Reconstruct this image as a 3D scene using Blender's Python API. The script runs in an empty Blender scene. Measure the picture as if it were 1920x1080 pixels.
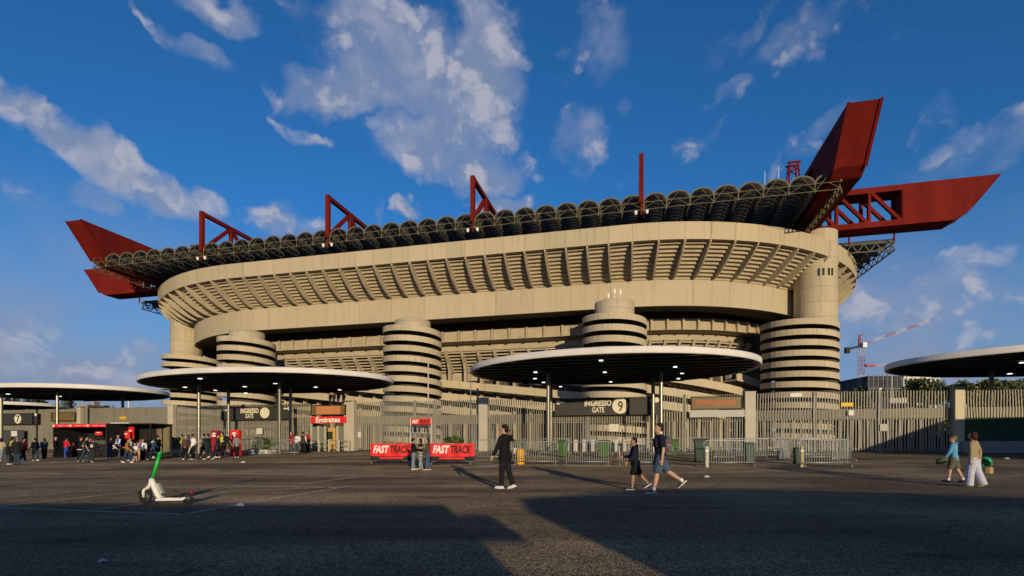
import bpy, bmesh, math, random
from mathutils import Vector, Matrix
random.seed(7)
R = math.radians
SC = bpy.context.scene
COL = SC.collection
# ------------------------------------------------------------------ camera
F, CX, HY, CH = 968.0, 960.0, 836.0, 1.22      # focal length and horizon, measured on the 1920x1080 photograph
cam = bpy.data.cameras.new('camera')
cam_o = bpy.data.objects.new('camera', cam); COL.objects.link(cam_o)
cam.sensor_width = 36.0; cam.lens = F / 1920 * 36.0
cam.shift_y = (HY - 540) / 1920.0
cam.clip_start = 0.05; cam.clip_end = 12000
cam_o.location = (0, 0, CH); cam_o.rotation_euler = (R(90), 0, 0)
SC.camera = cam_o
# ------------------------------------------------------------------ colour management
SC.view_settings.view_transform = 'Standard'; SC.view_settings.look = 'None'
SC.view_settings.gamma = 1.0; SC.view_settings.exposure = EXPOSURE = 0.05
# ------------------------------------------------------------------ sun
SUN_EL = 7.4
SUN_H = Vector((0.235, -0.972, 0)).normalized()             # horizontal direction towards the sun
sd = Vector((SUN_H.x * math.cos(R(SUN_EL)), SUN_H.y * math.cos(R(SUN_EL)), math.sin(R(SUN_EL))))
sun = bpy.data.lights.new('sun', 'SUN'); sun.energy = 3.7; sun.angle = R(0.6); sun.color = (1.0, 0.79, 0.50)
sun_o = bpy.data.objects.new('sun', sun); COL.objects.link(sun_o)
sun_o.rotation_euler = (-sd).to_track_quat('-Z', 'Y').to_euler()
sun_o.location = (30, -120, 60)
# ------------------------------------------------------------------ sky
world = bpy.data.worlds.new('World'); SC.world = world; world.use_nodes = True
WT = world.node_tree; WT.nodes.clear()
def wn(t, **k):
    n = WT.nodes.new(t)
    for a, b in k.items(): setattr(n, a, b)
    return n
def wmath(op, a, b=None, clamp=False):
    n = wn('ShaderNodeMath', operation=op, use_clamp=clamp)
    for i, x in enumerate((a, b)):
        if x is None: continue
        if isinstance(x, (int, float)): n.inputs[i].default_value = x
        else: WT.links.new(x, n.inputs[i])
    return n.outputs[0]
def wmap(x, a, b, c, d, smooth=True):
    n = wn('ShaderNodeMapRange'); n.interpolation_type = 'SMOOTHSTEP' if smooth else 'LINEAR'
    WT.links.new(x, n.inputs[0])
    for i, q in enumerate((a, b, c, d)): n.inputs[i + 1].default_value = q
    return n.outputs[0]
def wmix(f, a, b):
    n = wn('ShaderNodeMix', data_type='RGBA')
    for i, x in ((0, f), (6, a), (7, b)):
        if isinstance(x, (int, float)): n.inputs[i].default_value = x
        elif isinstance(x, tuple): n.inputs[i].default_value = (*x, 1)
        else: WT.links.new(x, n.inputs[i])
    return n.outputs[2]
sky = wn('ShaderNodeTexSky', sky_type='NISHITA')
sky.sun_disc = False; sky.sun_elevation = R(SUN_EL); sky.sun_rotation = math.atan2(SUN_H.x, SUN_H.y)
sky.altitude = 120; sky.air_density = 1.0; sky.dust_density = 0.6; sky.ozone_density = 2.5
hsv = wn('ShaderNodeHueSaturation'); hsv.inputs['Hue'].default_value = 0.5
hsv.inputs['Saturation'].default_value = 1.04; hsv.inputs['Value'].default_value = 0.86
tint = wn('ShaderNodeMix', data_type='RGBA', blend_type='MULTIPLY'); tint.inputs[0].default_value = 1.0
WT.links.new(sky.outputs[0], tint.inputs[6]); tint.inputs[7].default_value = (0.62, 1.22, 1.86, 1)
WT.links.new(tint.outputs[2], hsv.inputs['Color'])
tc = wn('ShaderNodeTexCoord'); DIR = tc.outputs['Generated']
sepd = wn('ShaderNodeSeparateXYZ'); WT.links.new(DIR, sepd.inputs[0]); ELEV = sepd.outputs[2]
nwarp = wn('ShaderNodeTexNoise'); nwarp.inputs['Scale'].default_value = 11.0; nwarp.inputs['Detail'].default_value = 4; nwarp.inputs['Roughness'].default_value = 0.55
WT.links.new(DIR, nwarp.inputs['Vector'])
wsub = wn('ShaderNodeVectorMath', operation='SUBTRACT'); WT.links.new(nwarp.outputs['Color'], wsub.inputs[0]); wsub.inputs[1].default_value = (.5, .5, .5)
wscl = wn('ShaderNodeVectorMath', operation='SCALE'); WT.links.new(wsub.outputs[0], wscl.inputs[0]); wscl.inputs['Scale'].default_value = 0.11
wadd = wn('ShaderNodeVectorMath', operation='ADD'); WT.links.new(DIR, wadd.inputs[0]); WT.links.new(wscl.outputs[0], wadd.inputs[1])
DIRW = wadd.outputs[0]
def skydir(px, py):
    return Vector(((px - CX) / F, 1.0, (HY - py) / F)).normalized()
# clouds: soft patches by compass direction and height, broken up by noise
BLOBS = [  # centre seen at (x, y), half sizes, tilt, strength
 (740,110,165,125,0,1.0),(870,190,120,150,0,1.0),(650,165,135,52,-12,.95),(905,70,85,95,0,1.0),(690,50,120,75,0,.95),
 (820,265,130,75,0,1.0),(905,318,95,55,0,.93),(590,20,120,38,0,.62),(510,145,35,45,0,.5),
 (55,190,62,28,35,.85),(125,245,85,46,40,.95),(205,315,95,62,40,1.0),(310,365,120,52,15,1.0),(395,385,60,44,0,.95),(170,372,62,44,0,.8),
 (428,18,62,46,20,.85),(312,56,16,46,-25,.68),(385,98,58,34,0,.78),(570,243,60,20,15,.72),(545,420,75,48,0,.85),
 (762,383,32,20,0,.85),(950,384,64,28,0,.9),(712,400,14,22,0,.6),(975,330,20,30,0,.5),
 (1125,85,80,75,-20,.66),(1080,262,48,66,0,.66),(1300,272,66,40,0,.62),(1362,190,42,26,-25,.62),(1375,80,95,36,-42,.58),
 (1520,55,125,72,-10,.66),(1770,18,150,40,0,.55),(1748,225,50,42,0,.55),(1535,240,95,40,-35,.68),(1830,290,150,52,0,.62),
 (1680,330,40,30,0,.45),(1010,195,30,50,0,.45),(985,270,28,40,0,.45),(1170,190,25,18,0,.5),(1230,330,70,30,0,.4),
 (1740,560,260,80,0,.78),(1800,478,80,28,0,.72),(1690,500,40,22,0,.62),(1660,610,170,60,0,.66),(1850,600,150,60,0,.66),
 (110,690,240,36,0,.72),(215,705,180,38,0,.80),(60,615,120,22,0,.5),(260,664,55,18,0,.7),(40,655,90,26,0,.5),(25,362,75,34,10,.62),(90,610,70,20,0,.35),
 (370,305,50,20,0,.38),(1050,150,40,22,0,.45),
]
acc = None
for (px, py, rx, ry, rot, st) in BLOBS:
    d = skydir(px, py)
    e1 = skydir(px + 4, py) - skydir(px - 4, py); k1 = e1.length / 8
    e2 = skydir(px, py - 4) - skydir(px, py + 4); k2 = e2.length / 8
    e1.normalize(); e2.normalize()
    c, s = math.cos(R(rot)), math.sin(R(rot))
    a1 = (e1 * c - e2 * s) / (rx * (k1 * c * c + k2 * s * s)); a2 = (e1 * s + e2 * c) / (ry * (k1 * s * s + k2 * c * c))
    a1 -= d * a1.dot(d); a2 -= d * a2.dot(d)
    dots = []
    for a in (a1, a2):
        n = wn('ShaderNodeVectorMath', operation='DOT_PRODUCT')
        WT.links.new(DIRW, n.inputs[0]); n.inputs[1].default_value = a
        dots.append(wmath('POWER', wmath('ABSOLUTE', n.outputs['Value']), 2.0))
    r2 = wmath('ADD', dots[0], dots[1])
    m = wmap(r2, 2.1, 0.0, 0.0, st)
    acc = m if acc is None else wmath('MAXIMUM', acc, m)
def wnoise(scale, detail, rough, off=(0, 0, 0), dist=0.0):
    mp = wn('ShaderNodeMapping'); mp.inputs['Location'].default_value = off; mp.inputs['Scale'].default_value = (1, 1, 1.25)
    WT.links.new(DIR, mp.inputs[0])
    n = wn('ShaderNodeTexNoise'); n.inputs['Scale'].default_value = scale; n.inputs['Detail'].default_value = detail
    n.inputs['Roughness'].default_value = rough; n.inputs['Distortion'].default_value = dist
    WT.links.new(mp.outputs[0], n.inputs['Vector'])
    return n.outputs[0]
def wpuff(off):
    """billowing: fractal noise bulged by rounded cells"""
    mp = wn('ShaderNodeMapping'); mp.inputs['Location'].default_value = off; mp.inputs['Scale'].default_value = (1, 1, 1.2); WT.links.new(DIRW, mp.inputs[0])
    vo_ = wn('ShaderNodeTexVoronoi'); vo_.feature = 'F1'; vo_.inputs['Scale'].default_value = 15.0; vo_.inputs['Detail'].default_value = 2.0
    vo_.inputs['Roughness'].default_value = 0.5; WT.links.new(mp.outputs[0], vo_.inputs['Vector'])
    n = wnoise(8.0, 9, 0.58, off, 0.1)
    return wmath('ADD', wmath('MULTIPLY', n, 0.62), wmap(vo_.outputs['Distance'], 0.0, 0.85, 0.38, 0.0, False))
n1 = wpuff((3.1, 1.7, 0.4))
n2 = wpuff((3.075, 1.7, 0.372))           # the same field a little towards the sun, for lit and shaded sides
behind = wmath('MULTIPLY', wmap(sepd.outputs[1], 0.55, -0.1, 0.0, 0.60), wmap(sepd.outputs[2], 0.0, 0.15, 0.6, 1.0))
acc = wmath('MAXIMUM', acc, behind)
dens = wmath('ADD', wmath('MULTIPLY', wmath('POWER', acc, 1.25), 1.62), wmath('MULTIPLY', wmath('SUBTRACT', n1, 0.45), 2.9))
alpha = wmath('MULTIPLY', wmap(dens, 0.16, 1.55, 0.0, 0.94), wmap(acc, 0.03, 0.22, 0.0, 1.0))
edge = wmath('SUBTRACT', n1, n2)
n3 = wnoise(11.0, 6, 0.6, (0.3, 5.0, 2.0))
brt = wmath('ADD', wmath('MULTIPLY', edge, 3.4), n3)
thick = wmap(dens, 0.8, 1.5, 0.22, 0.0)
lum = wmath('ADD', wmap(brt, 0.25, 1.05, 0.0, 0.85), thick, True)
ccol = wmix(lum, (1.95, 2.55, 3.9), (4.35, 4.4, 5.15))
ALPHA = alpha
veil = wmath('MULTIPLY', wmap(ELEV, 0.40, 0.10, 0.0, 0.9), wmap(wnoise(3.2, 6, 0.55, (1.3, 0.2, 4.0)), 0.36, 0.60, 0.0, 1.0))
haze_f = wmap(ELEV, -0.02, 0.40, 0.85, 0.0)
final = wmix(ALPHA, wmix(veil, wmix(haze_f, hsv.outputs[0], (1.95, 2.75, 4.55)), (2.35, 2.75, 4.0)), ccol)
bg = wn('ShaderNodeBackground'); bg.inputs['Strength'].default_value = 0.1
WT.links.new(final, bg.inputs['Color'])
wo = wn('ShaderNodeOutputWorld'); WT.links.new(bg.outputs[0], wo.inputs['Surface'])

# ------------------------------------------------------------------ materials
MATS = {}
def mat(name, col, rough=0.8, var=0.12, scale=3.0, metal=0.0, bump=0.0, spec=0.4, emit=None, stretch=(1, 1, 1), col2=None, detail=6, bscale=None):
    if name in MATS: return MATS[name]
    m = bpy.data.materials.new(name); m.use_nodes = True; MATS[name] = m
    T = m.node_tree; b = T.nodes['Principled BSDF']
    b.inputs['Roughness'].default_value = rough; b.inputs['Metallic'].default_value = metal
    b.inputs['Specular IOR Level'].default_value = spec
    t = T.nodes.new('ShaderNodeTexCoord'); mp = T.nodes.new('ShaderNodeMapping'); mp.inputs['Scale'].default_value = stretch
    T.links.new(t.outputs['Object'], mp.inputs[0])
    n = T.nodes.new('ShaderNodeTexNoise'); n.inputs['Scale'].default_value = scale; n.inputs['Detail'].default_value = detail
    n.inputs['Roughness'].default_value = 0.6
    T.links.new(mp.outputs[0], n.inputs['Vector'])
    r = T.nodes.new('ShaderNodeMapRange'); r.inputs[1].default_value = 0.3; r.inputs[2].default_value = 0.7
    T.links.new(n.outputs[0], r.inputs[0])
    x = T.nodes.new('ShaderNodeMix'); x.data_type = 'RGBA'
    lo = tuple(c * (1 - var) for c in col); hi = col2 or tuple(min(1, c * (1 + var)) for c in col)
    x.inputs[6].default_value = (*lo, 1); x.inputs[7].default_value = (*hi, 1)
    T.links.new(r.outputs[0], x.inputs[0]); T.links.new(x.outputs[2], b.inputs['Base Color'])
    if bump:
        nb = T.nodes.new('ShaderNodeTexNoise'); nb.inputs['Scale'].default_value = bscale or scale * 6; nb.inputs['Detail'].default_value = 4
        T.links.new(t.outputs['Object'], nb.inputs['Vector'])
        bp = T.nodes.new('ShaderNodeBump'); bp.inputs['Strength'].default_value = bump; bp.inputs['Distance'].default_value = 0.02
        T.links.new(nb.outputs[0], bp.inputs['Height']); T.links.new(bp.outputs[0], b.inputs['Normal'])
    if emit:
        b.inputs['Emission Color'].default_value = (*emit[0], 1); b.inputs['Emission Strength'].default_value = emit[1]
    return m
def node_mat(name):
    m = bpy.data.materials.new(name); m.use_nodes = True; MATS[name] = m
    return m, m.node_tree, m.node_tree.nodes['Principled BSDF']

def concrete_mat(name, base, seam_u, seam_v, streak=0.30, vary=0.10):
    """cast concrete: form panels a shade apart, dark joints between them, vertical weather streaks"""
    m, T, b = node_mat(name)
    N = T.nodes.new; Lk = T.links.new
    def M(op, a, c=None, clamp=False):
        n = N('ShaderNodeMath'); n.operation = op; n.use_clamp = clamp
        for i, x in enumerate((a, c)):
            if x is None: continue
            if isinstance(x, (int, float)): n.inputs[i].default_value = x
            else: Lk(x, n.inputs[i])
        return n.outputs[0]
    uv = N('ShaderNodeUVMap'); sp = N('ShaderNodeSeparateXYZ'); Lk(uv.outputs[0], sp.inputs[0])
    U, V = sp.outputs[0], sp.outputs[1]
    fac = None
    for c, per, wdt in ((U, seam_u, 0.05), (V, seam_v, 0.05)):
        if not per: continue
        q = M('ABSOLUTE', M('SUBTRACT', M('FRACT', M('ADD', M('DIVIDE', c, per), 0.5)), 0.5))
        l = M('LESS_THAN', q, wdt / per)
        fac = l if fac is None else M('MAXIMUM', fac, l)
    wn_ = N('ShaderNodeTexWhiteNoise'); wn_.noise_dimensions = '2D'
    cx = N('ShaderNodeCombineXYZ'); Lk(M('FLOOR', M('DIVIDE', U, seam_u or 7.0)), cx.inputs[0]); Lk(M('FLOOR', M('DIVIDE', V, seam_v or 50.0)), cx.inputs[1])
    Lk(cx.outputs[0], wn_.inputs['Vector'])
    st = N('ShaderNodeTexNoise'); st.inputs['Scale'].default_value = 1.0; st.inputs['Detail'].default_value = 8; st.inputs['Roughness'].default_value = 0.65
    mp = N('ShaderNodeMapping'); mp.inputs['Scale'].default_value = (1.6, 0.10, 1); Lk(uv.outputs[0], mp.inputs[0]); Lk(mp.outputs[0], st.inputs['Vector'])
    big = N('ShaderNodeTexNoise'); big.inputs['Scale'].default_value = 0.09; big.inputs['Detail'].default_value = 6
    tc_ = N('ShaderNodeTexCoord'); Lk(tc_.outputs['Object'], big.inputs['Vector'])
    val = M('ADD', M('MULTIPLY', wn_.outputs['Value'], vary), M('MULTIPLY', big.outputs[0], 0.22))
    sm = N('ShaderNodeMapRange'); sm.inputs[1].default_value = 0.52; sm.inputs[2].default_value = 0.82; Lk(st.outputs[0], sm.inputs[0])
    val = M('SUBTRACT', val, M('MULTIPLY', sm.outputs[0], streak))
    val = M('ADD', val, 0.86)
    if fac is not None: val = M('MULTIPLY', val, M('SUBTRACT', 1.0, M('MULTIPLY', fac, 0.33)))
    vm = N('ShaderNodeVectorMath'); vm.operation = 'SCALE'; vm.inputs[0].default_value = base; Lk(val, vm.inputs['Scale'])
    Lk(vm.outputs[0], b.inputs['Base Color']); b.inputs['Roughness'].default_value = 0.9; b.inputs['Specular IOR Level'].default_value = 0.2
    nb = N('ShaderNodeTexNoise'); nb.inputs['Scale'].default_value = 1.6; nb.inputs['Detail'].default_value = 8
    Lk(tc_.outputs['Object'], nb.inputs['Vector'])
    bp = N('ShaderNodeBump'); bp.inputs['Strength'].default_value = 0.25; bp.inputs['Distance'].default_value = 0.06
    Lk(nb.outputs[0], bp.inputs['Height']); Lk(bp.outputs[0], b.inputs['Normal'])
    return m
CONC = (0.455, 0.388, 0.268)
C_BAND = concrete_mat('concrete_fascia', CONC, 8.25, 0, 0.36, 0.10)
C_RIM = concrete_mat('concrete_rim', CONC, 4.125, 0, 0.45, 0.16)
C_SHAFT = concrete_mat('concrete_shaft', CONC, 0, 3.1, 0.5)
C_RAMP = concrete_mat('concrete_ramp', CONC, 5.3, 0, 0.36, 0.14)
C_RAW = mat('concrete_raw', (0.40, 0.34, 0.24), 0.9, 0.14, 0.5, bump=0.3, bscale=2.0)
C_SHADE = mat('concrete_shaded', (0.075, 0.064, 0.048), 0.95, 0.2, 0.4)  # shade of gaps, soffits and inner walls put into the colour
RED = mat('red_steel_paint', (0.152, 0.0135, 0.0095), 0.75, 0.24, 0.30, stretch=(1, 1, 0.30), detail=10, bump=0.05, spec=0.06)
VAULT = mat('roof_sheet', (0.195, 0.19, 0.175), 0.5, 0.45, 1.4, stretch=(2, 2, 2))
_T = VAULT.node_tree; _b = _T.nodes['Principled BSDF']; _tr = _T.nodes.new('ShaderNodeBsdfTranslucent'); _tr.inputs['Color'].default_value = (.44, .42, .37, 1)
_mx = _T.nodes.new('ShaderNodeMixShader'); _mx.inputs[0].default_value = 0.55; _out = _T.nodes['Material Output']
_T.links.new(_b.outputs[0], _mx.inputs[1]); _T.links.new(_tr.outputs[0], _mx.inputs[2]); _T.links.new(_mx.outputs[0], _out.inputs['Surface'])   # ribbed translucent sheeting
VRIB = mat('roof_purlin', (0.07, 0.07, 0.066), 0.6, 0.2, 2)
TRUSS = mat('galvanised_truss', (0.155, 0.13, 0.065), 0.7, 0.3, 1.0)
TRUSSD = mat('truss_grey', (0.09, 0.087, 0.075), 0.7, 0.3, 1.0)
WHITE_RIM = mat('canopy_white', (0.66, 0.63, 0.60), 0.55, 0.10, 0.5, stretch=(1, 1, .3), spec=.2)
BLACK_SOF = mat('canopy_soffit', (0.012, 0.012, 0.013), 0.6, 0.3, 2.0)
STEEL = mat('painted_steel_post', (0.17, 0.16, 0.13), 0.35, 0.15, 2, metal=0.5)
SLAT = mat('fence_slat', (0.305, 0.292, 0.245), 0.5, 0.15, 0.8, stretch=(3, 3, .3))
RAIL = mat('fence_rail', (0.20, 0.20, 0.18), 0.55, 0.15, 2)
PANEL = mat('fence_panel', (0.25, 0.235, 0.175), 0.6, 0.12, 1.2)
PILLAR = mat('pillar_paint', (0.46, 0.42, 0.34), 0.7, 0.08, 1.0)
GALV = mat('galvanised_tube', (0.33, 0.34, 0.33), 0.5, 0.16, 6, metal=0.6)
SIGN = mat('sign_charcoal', (0.035, 0.034, 0.032), 0.6, 0.1, 1.5)
CREAM = mat('sign_cream', (0.72, 0.67, 0.52), 0.6, 0.04, 2)
BLACK = mat('black_matt', (0.012, 0.012, 0.013), 0.7, 0.2, 4)
REDSIGN = mat('red_banner', (0.72, 0.022, 0.022), 0.6, 0.10, 2.0, bump=0.12, bscale=3)
WHITE = mat('white_print', (0.80, 0.78, 0.74), 0.6, 0.04, 4)
RUBBER = mat('rubber', (0.018, 0.018, 0.018), 0.85, 0.25, 20)
GREENP = mat('scooter_green', (0.015, 0.42, 0.05), 0.35, 0.08, 4)
WHITEP = mat('scooter_white', (0.74, 0.71, 0.66), 0.35, 0.05, 4)
YELLOW = mat('yellow_plastic', (0.72, 0.36, 0.02), 0.5, 0.12, 4)
BIN_G = mat('bin_green', (0.036, 0.105, 0.018), 0.5, 0.15, 3)
BIN_D = mat('bin_dark_green', (0.02, 0.055, 0.03), 0.5, 0.15, 3)
LAMP = mat('downlight', (0.8, 0.8, 0.8), 0.4, 0.0, 1, emit=((1.0, 0.97, 0.92), 1.6))

# ground -------------------------------------------------------------
m, T, b = node_mat('asphalt')
N = T.nodes.new; Lk = T.links.new
tcg = N('ShaderNodeTexCoord')
def gnoise(scale, detail=5, rough=0.6, st=(1, 1, 1)):
    mp = N('ShaderNodeMapping'); mp.inputs['Scale'].default_value = st; Lk(tcg.outputs['Object'], mp.inputs[0])
    n = N('ShaderNodeTexNoise'); n.inputs['Scale'].default_value = scale; n.inputs['Detail'].default_value = detail; n.inputs['Roughness'].default_value = rough
    Lk(mp.outputs[0], n.inputs['Vector']); return n.outputs[0]
def gmap(x, a, b_, c, d):
    r = N('ShaderNodeMapRange'); Lk(x, r.inputs[0])
    for i, q in enumerate((a, b_, c, d)): r.inputs[i + 1].default_value = q
    return r.outputs[0]
def gmul(a, b_, op='MULTIPLY'):
    n = N('ShaderNodeMath'); n.operation = op
    for i, x in enumerate((a, b_)):
        if isinstance(x, (int, float)): n.inputs[i].default_value = x
        else: Lk(x, n.inputs[i])
    return n.outputs[0]
vo = N('ShaderNodeTexVoronoi'); vo.inputs['Scale'].default_value = 38; Lk(tcg.outputs['Object'], vo.inputs['Vector'])
stone = gmap(vo.outputs['Distance'], 0.1, 0.55, 1.55, 0.45)
tone = N('ShaderNodeSeparateColor'); Lk(vo.outputs['Color'], tone.inputs[0])
stone = gmul(stone, gmap(tone.outputs[0], 0, 1, 0.45, 1.6))
patch = gmap(gnoise(0.22, 7, 0.6), 0.34, 0.66, 0.66, 1.3)
band = gmap(gnoise(0.30, 6, 0.62, (0.12, 1.0, 1)), 0.38, 0.60, 0.48, 1.16)      # long dark resurfaced strips
stain = gmap(gnoise(0.55, 8, 0.62, (0.5, 1, 1)), 0.585, 0.67, 1.0, 0.38)
crk = N('ShaderNodeTexVoronoi'); crk.feature = 'DISTANCE_TO_EDGE'; crk.inputs['Scale'].default_value = 0.16
wob = N('ShaderNodeVectorMath'); wob.operation = 'ADD'
nw = N('ShaderNodeTexNoise'); nw.inputs['Scale'].default_value = 0.8; nw.inputs['Detail'].default_value = 6; Lk(tcg.outputs['Object'], nw.inputs['Vector'])
sc_ = N('ShaderNodeVectorMath'); sc_.operation = 'SCALE'; sc_.inputs['Scale'].default_value = 1.6; Lk(nw.outputs['Color'], sc_.inputs[0])
Lk(tcg.outputs['Object'], wob.inputs[0]); Lk(sc_.outputs[0], wob.inputs[1]); Lk(wob.outputs[0], crk.inputs['Vector'])
crack = gmap(crk.outputs['Distance'], 0.0015, 0.004, 0.45, 1.0)
spots = gmap(gnoise(1.7, 3, 0.5, (0.8, 1, 1)), 0.66, 0.74, 1.0, 0.45)
brick = N('ShaderNodeTexBrick'); brick.inputs['Scale'].default_value = 0.11; brick.inputs['Mortar Size'].default_value = 0.0; brick.offset = 0.37
brick.inputs['Color1'].default_value = (.80, .80, .80, 1); brick.inputs['Color2'].default_value = (1.16, 1.16, 1.16, 1)
bm_ = N('ShaderNodeMapping'); bm_.inputs['Rotation'].default_value = (0, 0, R(-13.8)); Lk(tcg.outputs['Object'], bm_.inputs[0]); Lk(bm_.outputs[0], brick.inputs['Vector'])
bs_ = N('ShaderNodeSeparateColor'); Lk(brick.outputs['Color'], bs_.inputs[0])
v = gmul(gmul(gmul(gmul(gmul(gmul(stone, patch), band), stain), crack), spots), bs_.outputs[0])
vm = N('ShaderNodeVectorMath'); vm.operation = 'SCALE'; vm.inputs[0].default_value = (0.186, 0.143, 0.094); Lk(v, vm.inputs['Scale'])
Lk(vm.outputs[0], b.inputs['Base Color']); b.inputs['Roughness'].default_value = 0.88; b.inputs['Specular IOR Level'].default_value = 0.2; b.inputs['Diffuse Roughness'].default_value = 1.0
bp = N('ShaderNodeBump'); bp.inputs['Strength'].default_value = 0.75; bp.inputs['Distance'].default_value = 0.012
Lk(gmul(vo.outputs['Distance'], -1.0), bp.inputs['Height']); Lk(bp.outputs[0], b.inputs['Normal'])
ASPHALT = m
m, T, b = node_mat('worn_road_paint')
N = T.nodes.new; Lk = T.links.new
tcg = N('ShaderNodeTexCoord')
nz = gnoise(5.0, 8, 0.7); mx = N('ShaderNodeMix'); mx.data_type = 'RGBA'
mx.inputs[6].default_value = (0.14, 0.12, 0.10, 1); mx.inputs[7].default_value = (0.42, 0.39, 0.34, 1)
Lk(gmap(nz, 0.44, 0.72, 0, 0.65), mx.inputs[0]); Lk(mx.outputs[2], b.inputs['Base Color']); b.inputs['Roughness'].default_value = 0.85; b.inputs['Diffuse Roughness'].default_value = 1.0
PAINT = m

# ------------------------------------------------------------------ mesh building
class MB:
    def __init__(s): s.v = []; s.f = []; s.m = []; s.uv = {}
    def add(s, vs, fs, mi=0):
        o = len(s.v); s.v += [tuple(x) for x in vs]
        for f in fs: s.f.append(tuple(i + o for i in f)); s.m.append(mi)
        return o
    def hexa(s, p, mi=0):      # 8 points: bottom ring 0-3, top ring 4-7
        s.add(p, [(3, 2, 1, 0), (4, 5, 6, 7), (0, 1, 5, 4), (1, 2, 6, 5), (2, 3, 7, 6), (3, 0, 4, 7)], mi)
    def box(s, c, sz, mi=0, ax=None, ay=None):
        ax = Vector(ax or (1, 0, 0)); ay = Vector(ay or (0, 1, 0)); az = ax.cross(ay)
        c = Vector(c); hx, hy, hz = ax * sz[0] / 2, ay * sz[1] / 2, az * sz[2] / 2
        s.hexa([c - hx - hy - hz, c + hx - hy - hz, c + hx + hy - hz, c - hx + hy - hz,
                c - hx - hy + hz, c + hx - hy + hz, c + hx + hy + hz, c - hx + hy + hz], mi)
    def bar(s, a, b, w, h=None, mi=0, up=(0, 0, 1)):   # box section from a to b
        a = Vector(a); b = Vector(b); d = (b - a); L = d.length
        if L < 1e-6: return
        d.normalize(); u = Vector(up)
        if abs(d.dot(u)) > 0.98: u = Vector((1, 0, 0)) if abs(d.x) < 0.9 else Vector((0, 1, 0))
        sdv = d.cross(u).normalized(); u = sdv.cross(d)
        h = h or w
        x, y = sdv * w / 2, u * h / 2
        s.hexa([a - x - y, a + x - y, a + x + y, a - x + y, b - x - y, b + x - y, b + x + y, b - x + y], mi)
    def tube(s, pts, rad, n=8, mi=0, cap=True):
        pts = [Vector(p) for p in pts]
        if isinstance(rad, (int, float)): rad = [rad] * len(pts)
        rings = []; u = None
        for i, p in enumerate(pts):
            d = (pts[min(i + 1, len(pts) - 1)] - pts[max(i - 1, 0)]).normalized()
            if u is None:
                u = Vector((0, 0, 1)) if abs(d.z) < 0.9 else Vector((1, 0, 0))
            sdv = d.cross(u).normalized(); u = sdv.cross(d).normalized()
            rings.append([p + (sdv * math.cos(2 * math.pi * k / n) + u * math.sin(2 * math.pi * k / n)) * rad[i] for k in range(n)])
        vs = [q for r in rings for q in r]; fs = []
        for i in range(len(rings) - 1):
            for k in range(n):
                a = i * n + k; c = i * n + (k + 1) % n
                fs.append((a, c, c + n, a + n))
        if cap:
            fs.append(tuple(range(n - 1, -1, -1))); fs.append(tuple((len(rings) - 1) * n + k for k in range(n)))
        s.add(vs, fs, mi)
    def rings(s, rs, mi=0, cap=True, closed=True):     # rings of equal point count
        n = len(rs[0]); vs = [q for r in rs for q in r]; fs = []
        for i in range(len(rs) - 1):
            for k in range(n if closed else n - 1):
                a = i * n + k; c = i * n + (k + 1) % n
                fs.append((a, c, c + n, a + n))
        if cap and closed:
            fs.append(tuple(range(n - 1, -1, -1))); fs.append(tuple((len(rs) - 1) * n + k for k in range(n)))
        s.add(vs, fs, mi)
    def ell(s, c, r, n=10, m=7, mi=0, mtx=None):
        c = Vector(c); rs = []
        for j in range(m + 1):
            t = math.pi * j / m; z = -math.cos(t); q = max(math.sin(t), 0.03)
            ring = [Vector((r[0] * q * math.cos(2 * math.pi * k / n), r[1] * q * math.sin(2 * math.pi * k / n), r[2] * z)) for k in range(n)]
            if mtx: ring = [mtx @ p for p in ring]
            rs.append([c + p for p in ring])
        s.rings(rs, mi)
    def lathe(s, prof, c=(0, 0, 0), n=20, mi=0, axis='z'):
        c = Vector(c); rs = []
        for (r, z) in prof:
            ring = []
            for k in range(n):
                a = 2 * math.pi * k / n
                p = Vector((r * math.cos(a), r * math.sin(a), z))
                if axis == 'y': p = Vector((p.x, p.z, p.y))
                if axis == 'x': p = Vector((p.z, p.x, p.y))
                ring.append(c + p)
            rs.append(ring)
        s.rings(rs, mi)
    def prism(s, poly, fa, fb, mi=0):                   # polygon extruded: fa(p), fb(p) give the two end points
        n = len(poly)
        vs = [fa(p) for p in poly] + [fb(p) for p in poly]
        fs = [tuple(range(n - 1, -1, -1)), tuple(range(n, 2 * n))] + [(k, (k + 1) % n, (k + 1) % n + n, k + n) for k in range(n)]
        s.add(vs, fs, mi)
    def mesh(s, name, mats, smooth=False, fix=True):
        me = bpy.data.meshes.new(name)
        me.from_pydata(s.v, [], s.f)
        for q in (mats if isinstance(mats, (list, tuple)) else [mats]): me.materials.append(q)
        if any(s.m): me.polygons.foreach_set('material_index', s.m)
        if s.uv:
            ul = me.uv_layers.new(name='UVMap')
            for li, l in enumerate(me.loops):
                q = s.uv.get(l.vertex_index)
                if q: ul.data[li].uv = q
        if fix:
            bm = bmesh.new(); bm.from_mesh(me); bmesh.ops.recalc_face_normals(bm, faces=bm.faces); bm.to_mesh(me); bm.free()
        if smooth: me.polygons.foreach_set('use_smooth', [True] * len(me.polygons))
        me.update()
        return me
    def build(s, name, mats, parent=None, smooth=False, fix=True):
        o = bpy.data.objects.new(name, s.mesh(name, mats, smooth, fix)); COL.objects.link(o)
        if parent is not None: put(o, parent)
        return o
def wmat(o):        # world matrix worked out by hand, no depsgraph needed
    m = o.matrix_basis.copy()
    if o.parent: m = wmat(o.parent) @ o.matrix_parent_inverse @ m
    return m
def put(o, parent):  # child keeps its world coordinates
    o.parent = parent; o.matrix_parent_inverse = wmat(parent).inverted()
def tag(o, label=None, cat=None, group=None, kind=None):
    if label: o['label'] = label
    if cat: o['category'] = cat
    if group: o['group'] = group
    if kind: o['kind'] = kind
    return o
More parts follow.
